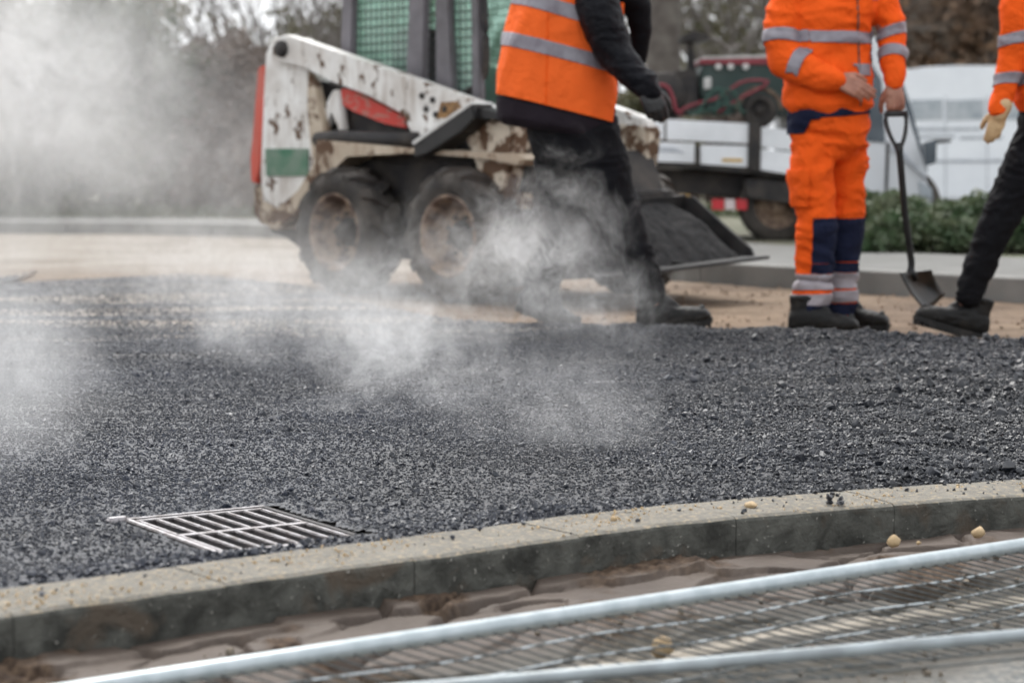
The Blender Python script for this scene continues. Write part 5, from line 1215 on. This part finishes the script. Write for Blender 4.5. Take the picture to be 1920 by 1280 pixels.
eloft(bm, [(J(1046, 250), .282, .182, tn), (J(1046, 200), .283, .186, tn), (J(1046, 150), .270, .186, tn), (J(1048, 90), .252, .186, tn), (J(1056, 30), .232, .19, tn), (J(1066, -20), .216, .20, tn), (J(1078, -58), .165, .178, tn), (J(1086, -84), .09, .09)], 32, 0)
vs_ = remesh('tmp_vest', bm, .0085, 3, M['orange_pale'], pa, PA, .016, (5, 5, 3), 15)
zpA = lambda px, py: J(px, py) - PA
ins = lambda p, n: True
# tilted hem, front edge cut back under the arm
hemn = (.248, 0, 1)
front = [(zpA(1146, 228), (-1, 0, .18))]
clip(vs_, 'vest', M['orange_pale'], [(zpA(935, 178), hemn), (zpA(1080, -70), (0, 0, -1))] + front, ins, .0, pa, .004)
clip(vs_, 'vest_band', M['reflective'], [(zpA(965, 92), (.26, 0, 1)), (zpA(968, 66), (-.26, 0, -1))] + front, ins, .005, pa)
clip(vs_, 'vest_band', M['reflective'], [(zpA(985, 16), (.30, 0, 1)), (zpA(990, -10), (-.30, 0, -1))] + front, ins, .005, pa)
clip(vs_, 'vest_side_seam', M['orange'], [(zpA(1023, 100), (1, 0, -.02)), (zpA(1026, 100), (-1, 0, .02)), (zpA(935, 178), hemn), (zpA(1080, -70), (0, 0, -1))], lambda p, n: n.y < 0, .003, pa, .003)
bpy.data.objects.remove(vs_)
# collar strip of the vest showing in front
bm = bmesh.new(); tube(bm, [J(1162, -20, -.02) - PA, J(1166, 8, -.03) - PA, J(1165, 34, -.04) - PA], .012, 8); fin('vest_front_edge', bm, M['orange_pale'], pa, True)
bm = bmesh.new()
limb(bm, [J(1060, -30, .0), J(1172, -10, .02), J(1200, 40, .06), J(1196, 110, .10)], [.1, .07, .055, .04])
remesh('jacket_front', bm, .011, 3, M['black_cloth'], pa, PA, .008, (8, 8, 12), 18)
bm = bmesh.new()
eloft(bm, [(J(1044, 200), .284, .182, tn), (J(1044, 238), .282, .185, tn), (J(1044, 248), .25, .15, tn)], 30)
remesh('jacket_hem', bm, .01, 2, M['tail_grey'], pa, PA, .008, (7, 7, 5), 12)
bm = bmesh.new()
eloft(bm, [(J(1070, 215), .20, .135), (J(1076, 245), .21, .14), (J(1085, 285), .205, .135), (J(1092, 320), .14, .11)], 30)
limb(bm, [J(1052, 262, .04), J(1052, 350, .07), J(1058, 430, .08), J(1030, 500, .09), J(1004, 560, .10)], [.12, .108, .092, .080, .070], 18)
limb(bm, [J(1112, 262, -.04), J(1140, 345, -.08), J(1168, 430, -.09), J(1196, 490, -.10), J(1218, 548, -.10)], [.125, .112, .095, .080, .068], 18)
remesh('trousers', bm, .009, 3, M['black_cloth'], pa, PA, .020, (6, 6, 13), 13)
bm = bmesh.new(); hand(bm, wR, (.42, -.12, -.90), (-.1, 1, -.05), 1, [(.5, .8, .5), (.6, .8, .5), (.7, .9, .5), (.8, 1.0, .5)], 1.16, 1.35); limb(bm, [wR + Vector((-.02, 0, .02)), wR + Vector((.01, 0, -.03))], [.040, .036])
remesh('glove', bm, .0055, 2, M['glove_black'], pa, PA, .002, (30, 30, 30), 3)
boot(pa, PA, gnd(1236, 624, -.035) + Vector((0, -.05, 0)), R(-6), R(9), 0, 1.12)
boot(pa, PA, J(1000, 596, .10), R(-4), R(-24), 0, 1.05)

# ---------- worker at the right edge
CY = 9.45
PC = Vector((at(1900, 632, CY).x, CY, -0.035)); pc = empty('person', PC, label='worker in orange jacket and black trousers cut off by the right edge', cat='person')
J = lambda px, py, dy=0.0: W3(px, py, CY, dy)
sR, eR, wR = J(1912, -6, -.04), J(1900, 105, -.06), J(1876, 208, -.10)
bm = bmesh.new()
eloft(bm, [(J(1990, 290), .12, .10), (J(1986, 200), .16, .11), (J(1985, 80), .16, .11), (J(1990, 0), .15, .11), (J(1990, -35), .12, .08), (J(1990, -50), .06, .06)], 20)
limb(bm, [J(1988, -30), J(1984, -78), J(1978, -105)], [.07, .058, .055])
limb(bm, [J(1950, 270), J(1880, 400), J(1812, 560)], [.085, .055, .042]); limb(bm, [J(2020, 280, .08), J(2040, 420, .08), J(2040, 590, .1)], [.085, .055, .042])
limb(bm, [sR, eR], [.05, .04]); limb(bm, [J(2065, -6), J(2085, 105), J(2070, 200, -.08)], [.05, .04, .03])
fc = (-.28, -.05, -.95)
hand(bm, wR, fc, (.1, 1, 0), -1, [(.15, .35, .3), (.2, .4, .3), (.25, .4, .3), (.3, .4, .3)], .90, .8, forearm=eR)
hand(bm, J(2070, 206, -.08), (0, -.1, -1), (0, 1, 0), 1, [(.4, .5, .3)] * 4, 1.0)
YH[0] = R(190); gC = head(bm, J(1970, -140), YH[0], None)
remesh('body', bm, .0055, 3, M['skin'], pc, PC); head_bits(gC, pc, PC)
bm = bmesh.new()
eloft(bm, [(J(1992, 216), .165, .12), (J(1990, 208), .185, .14), (J(1988, 188), .205, .15), (J(1987, 130), .195, .145), (J(1987, 60), .195, .145), (J(1989, 10), .20, .14), (J(1990, -14), .20, .13), (J(1990, -36), .14, .10), (J(1988, -54), .075, .075), (J(1986, -74), .068, .068)], 30)
limb(bm, [sR, J(1905, 50, -.06), eR], [.086, .072, .064]); limb(bm, [eR, J(1888, 150, -.08), J(1878, 188, -.09), J(1872, 206, -.10)], [.062, .052, .044, .040])
limb(bm, [J(2065, -6), J(2080, 50), J(2085, 105)], [.086, .07, .062]); limb(bm, [J(2085, 105), J(2072, 190, -.07)], [.06, .042])
jk = remesh('jacket', bm, .0085, 3, M['orange'], pc, PC, .0095, (7, 7, 13), 21)
zpC = lambda py: J(1950, py).z - PC.z
armC = (sR - PC, eR - PC, wR - PC); isA = lambda p, n=None: inarm(p, armC) < segdist(p, J(1990, 210) - PC, J(1990, 0) - PC) - .07
clip(jk, 'chest_band', M['reflective'], [((0, 0, zpC(96)), (.04, 0, 1)), ((0, 0, zpC(74)), (-.04, 0, -1))], lambda p, n: not isA(p), .003, pc)
clip(jk, 'waist_band', M['reflective'], [((0, 0, zpC(176)), (.12, 0, 1)), ((0, 0, zpC(153)), (-.12, 0, -1))], lambda p, n: not isA(p), .003, pc)
for (ta, tb) in ((.62, .82),):
    d = (armC[1] - armC[0]).normalized(); clip(jk, 'sleeve_band', M['reflective'], [(armC[0] + (armC[1] - armC[0]) * ta, (d + Vector((.3, 0, 0))).normalized()), (armC[0] + (armC[1] - armC[0]) * tb, -(d + Vector((.3, 0, 0))).normalized())], isA, .003, pc)
d = (armC[2] - armC[1]).normalized(); clip(jk, 'sleeve_band', M['reflective'], [(armC[1] + (armC[2] - armC[1]) * .34, (d + Vector((.3, 0, 0))).normalized()), (armC[1] + (armC[2] - armC[1]) * .54, -(d + Vector((.3, 0, 0))).normalized())], isA, .003, pc)
bm = bmesh.new()
eloft(bm, [(J(1990, 195), .16, .125), (J(1988, 225), .185, .14), (J(1986, 270), .18, .14), (J(1985, 300), .12, .10)], 30)
limb(bm, [J(1952, 262), J(1915, 330), J(1877, 405), J(1848, 470), J(1824, 530), J(1816, 556)], [.112, .100, .082, .070, .062, .055], 18)
limb(bm, [J(2020, 262, .06), J(2035, 340, .08), J(2042, 420, .08), J(2042, 500, .09), J(2040, 565, .1)], [.11, .1, .082, .07, .062], 18)
remesh('trousers', bm, .0085, 3, M['black_cloth'], pc, PC, .014, (8, 8, 18), 23)
bm = bmesh.new(); hand(bm, wR, fc, (.1, 1, 0), -1, [(.15, .35, .3), (.2, .4, .3), (.25, .4, .3), (.3, .4, .3)], .90, 1.12); limb(bm, [wR + Vector((.008, 0, .03)), wR + Vector((-.005, 0, -.02))], [.044, .036])
remesh('glove', bm, .0055, 2, M['glove_tan'], pc, PC, .002, (30, 30, 30), 5)
boot(pc, PC, gnd(1806, 631, -.035), R(186), R(15), 0, 1.10)
boot(pc, PC, gnd(2040, 622, -.035), R(205), 0, 0, 1.05)

# ================================================================== STEAM
def steam(label, c, rad, dens, nscale=3.0, lo=.45, hi=.75, seed=0, aniso=.25, swirl=2.6, fine=3.1, rot=0.0, gap=.12, col=.98, stretch=(1, 1, .85)):
    bm = bmesh.new(); bmesh.ops.create_icosphere(bm, subdivisions=3, radius=1)
    t = NT('steam_vapour'); t.n.remove(t.b)
    pos = t.new("ShaderNodeNewGeometry").outputs['Position']
    mp = t.new("ShaderNodeMapping"); mp.inputs['Location'].default_value = (seed * 7.3, seed * 3.1, seed * 1.9); mp.inputs['Scale'].default_value = stretch; t.link(pos, mp.inputs[0])
    # warp the lookup with a slow noise so that the wisps curl
    wn_ = t.noise(nscale * .7, 2, 0, vec=mp.outputs[0]).outputs['Color']
    wv = t.new("ShaderNodeVectorMath"); wv.operation = 'SCALE'; t.link(wn_, wv.inputs[0]); wv.inputs['Scale'].default_value = 1.1 / nscale
    wa = t.new("ShaderNodeVectorMath"); wa.operation = 'ADD'; t.link(mp.outputs[0], wa.inputs[0]); t.link(wv.outputs[0], wa.inputs[1])
    n1 = t.noise(nscale, 6, .6, vec=wa.outputs[0], rough=.66).outputs['Fac']
    n2 = t.noise(nscale * fine, 5, swirl, vec=wa.outputs[0], rough=.6).outputs['Fac']
    ln = t.new("ShaderNodeVectorMath"); ln.operation = 'LENGTH'; t.link(t.tc.outputs['Object'], ln.inputs[0])
    fo = t.new("ShaderNodeMapRange"); fo.interpolation_type = 'SMOOTHSTEP'; fo.inputs['From Min'].default_value = 1.0; fo.inputs['From Max'].default_value = .0; t.link(ln.outputs['Value'], fo.inputs[0])
    sb = t.new("ShaderNodeMath"); sb.operation = 'MULTIPLY_ADD'; t.link(fo.outputs[0], sb.inputs[0]); sb.inputs[1].default_value = .34; sb.inputs[2].default_value = -.22
    ad = t.new("ShaderNodeMath"); ad.operation = 'ADD'; t.link(n1, ad.inputs[0]); t.link(sb.outputs[0], ad.inputs[1])
    mr = t.new("ShaderNodeMapRange"); mr.inputs['From Min'].default_value = lo; mr.inputs['From Max'].default_value = hi; t.link(ad.outputs[0], mr.inputs[0])
    m2r = t.new("ShaderNodeMapRange"); m2r.inputs['From Min'].default_value = .40; m2r.inputs['From Max'].default_value = .66; m2r.inputs['To Min'].default_value = gap; m2r.inputs['To Max'].default_value = 1.25; t.link(n2, m2r.inputs[0])
    def mul(a, b):
        m = t.new("ShaderNodeMath"); m.operation = 'MULTIPLY'; t.link(a, m.inputs[0])
        if isinstance(b, (int, float)): m.inputs[1].default_value = b
        else: t.link(b, m.inputs[1])
        return m.outputs[0]
    pv = t.new("ShaderNodeVolumePrincipled"); pv.inputs['Color'].default_value = (col, col, col, 1); pv.inputs['Anisotropy'].default_value = aniso
    sqf = t.new("ShaderNodeMath"); sqf.operation = 'SQRT'; t.link(fo.outputs[0], sqf.inputs[0])
    t.link(mul(mul(mul(mr.outputs[0], m2r.outputs[0]), sqf.outputs[0]), dens), pv.inputs['Density']); t.link(pv.outputs[0], t.o.inputs['Volume'])
    o = fin('steam', bm, t.m); o.location = c; o.scale = rad; o.rotation_euler = (0, rot, 0); return tag(o, label, kind='stuff')
p = at(60, 190, 12.5); steam('thick white steam plume at the upper left', (p.x, 12.5, 1.20), (1.45, 1.3, 1.5), 1.35, 1.7, .28, .62, 1, fine=2.6, gap=.35, rot=R(20))
p = at(330, 340, 14.0); steam('thin steam drifting between the plume and the loader', (p.x, 14.2, .75), (1.9, 1.2, 1.1), .5, 2.0, .32, .64, 2, gap=.2)
p = gnd(735, 790); steam('bright steam wisp rising off the mat in the middle', (p.x, p.y + .35, .17), (.60, .40, .36), 6.2, 4.8, .45, .72, 3)
p = gnd(560, 690); steam('faint steam over the rolled asphalt left of the middle', (p.x, p.y + .2, .20), (1.15, .8, .40), 2.1, 4.0, .40, .66, 4)
p = gnd(1010, 640); steam('swirling steam in front of the walking worker', (p.x - .02, 8.70, .36), (.74, .42, .60), 5.8, 4.6, .43, .70, 5, rot=R(-25))
p = gnd(870, 600); steam('steam hiding the front wheel of the loader', (p.x, 9.9, .30), (.85, .5, .45), 1.7, 4.2, .42, .70, 6)
p = gnd(1040, 850); steam('small faint steam wisp right of the middle', (p.x, p.y + .2, .13), (.62, .40, .34), 1.7, 5.5, .44, .70, 7)
p = gnd(30, 900); steam('pale steam hanging over the asphalt at the left edge', (p.x - .12, p.y + .3, .25), (.45, .8, .48), 1.5, 3.5, .32, .64, 8, gap=.3)
p = gnd(420, 610); steam('low veil of steam over the far end of the asphalt', (p.x - .2, 11.0, .22), (1.6, 1.0, .5), 1.0, 3.2, .34, .64, 9)
p = gnd(1150, 700); steam('thin steam trailing right of the walking worker', (p.x, 7.9, .22), (.55, .4, .34), 2.6, 5.0, .44, .68, 10)
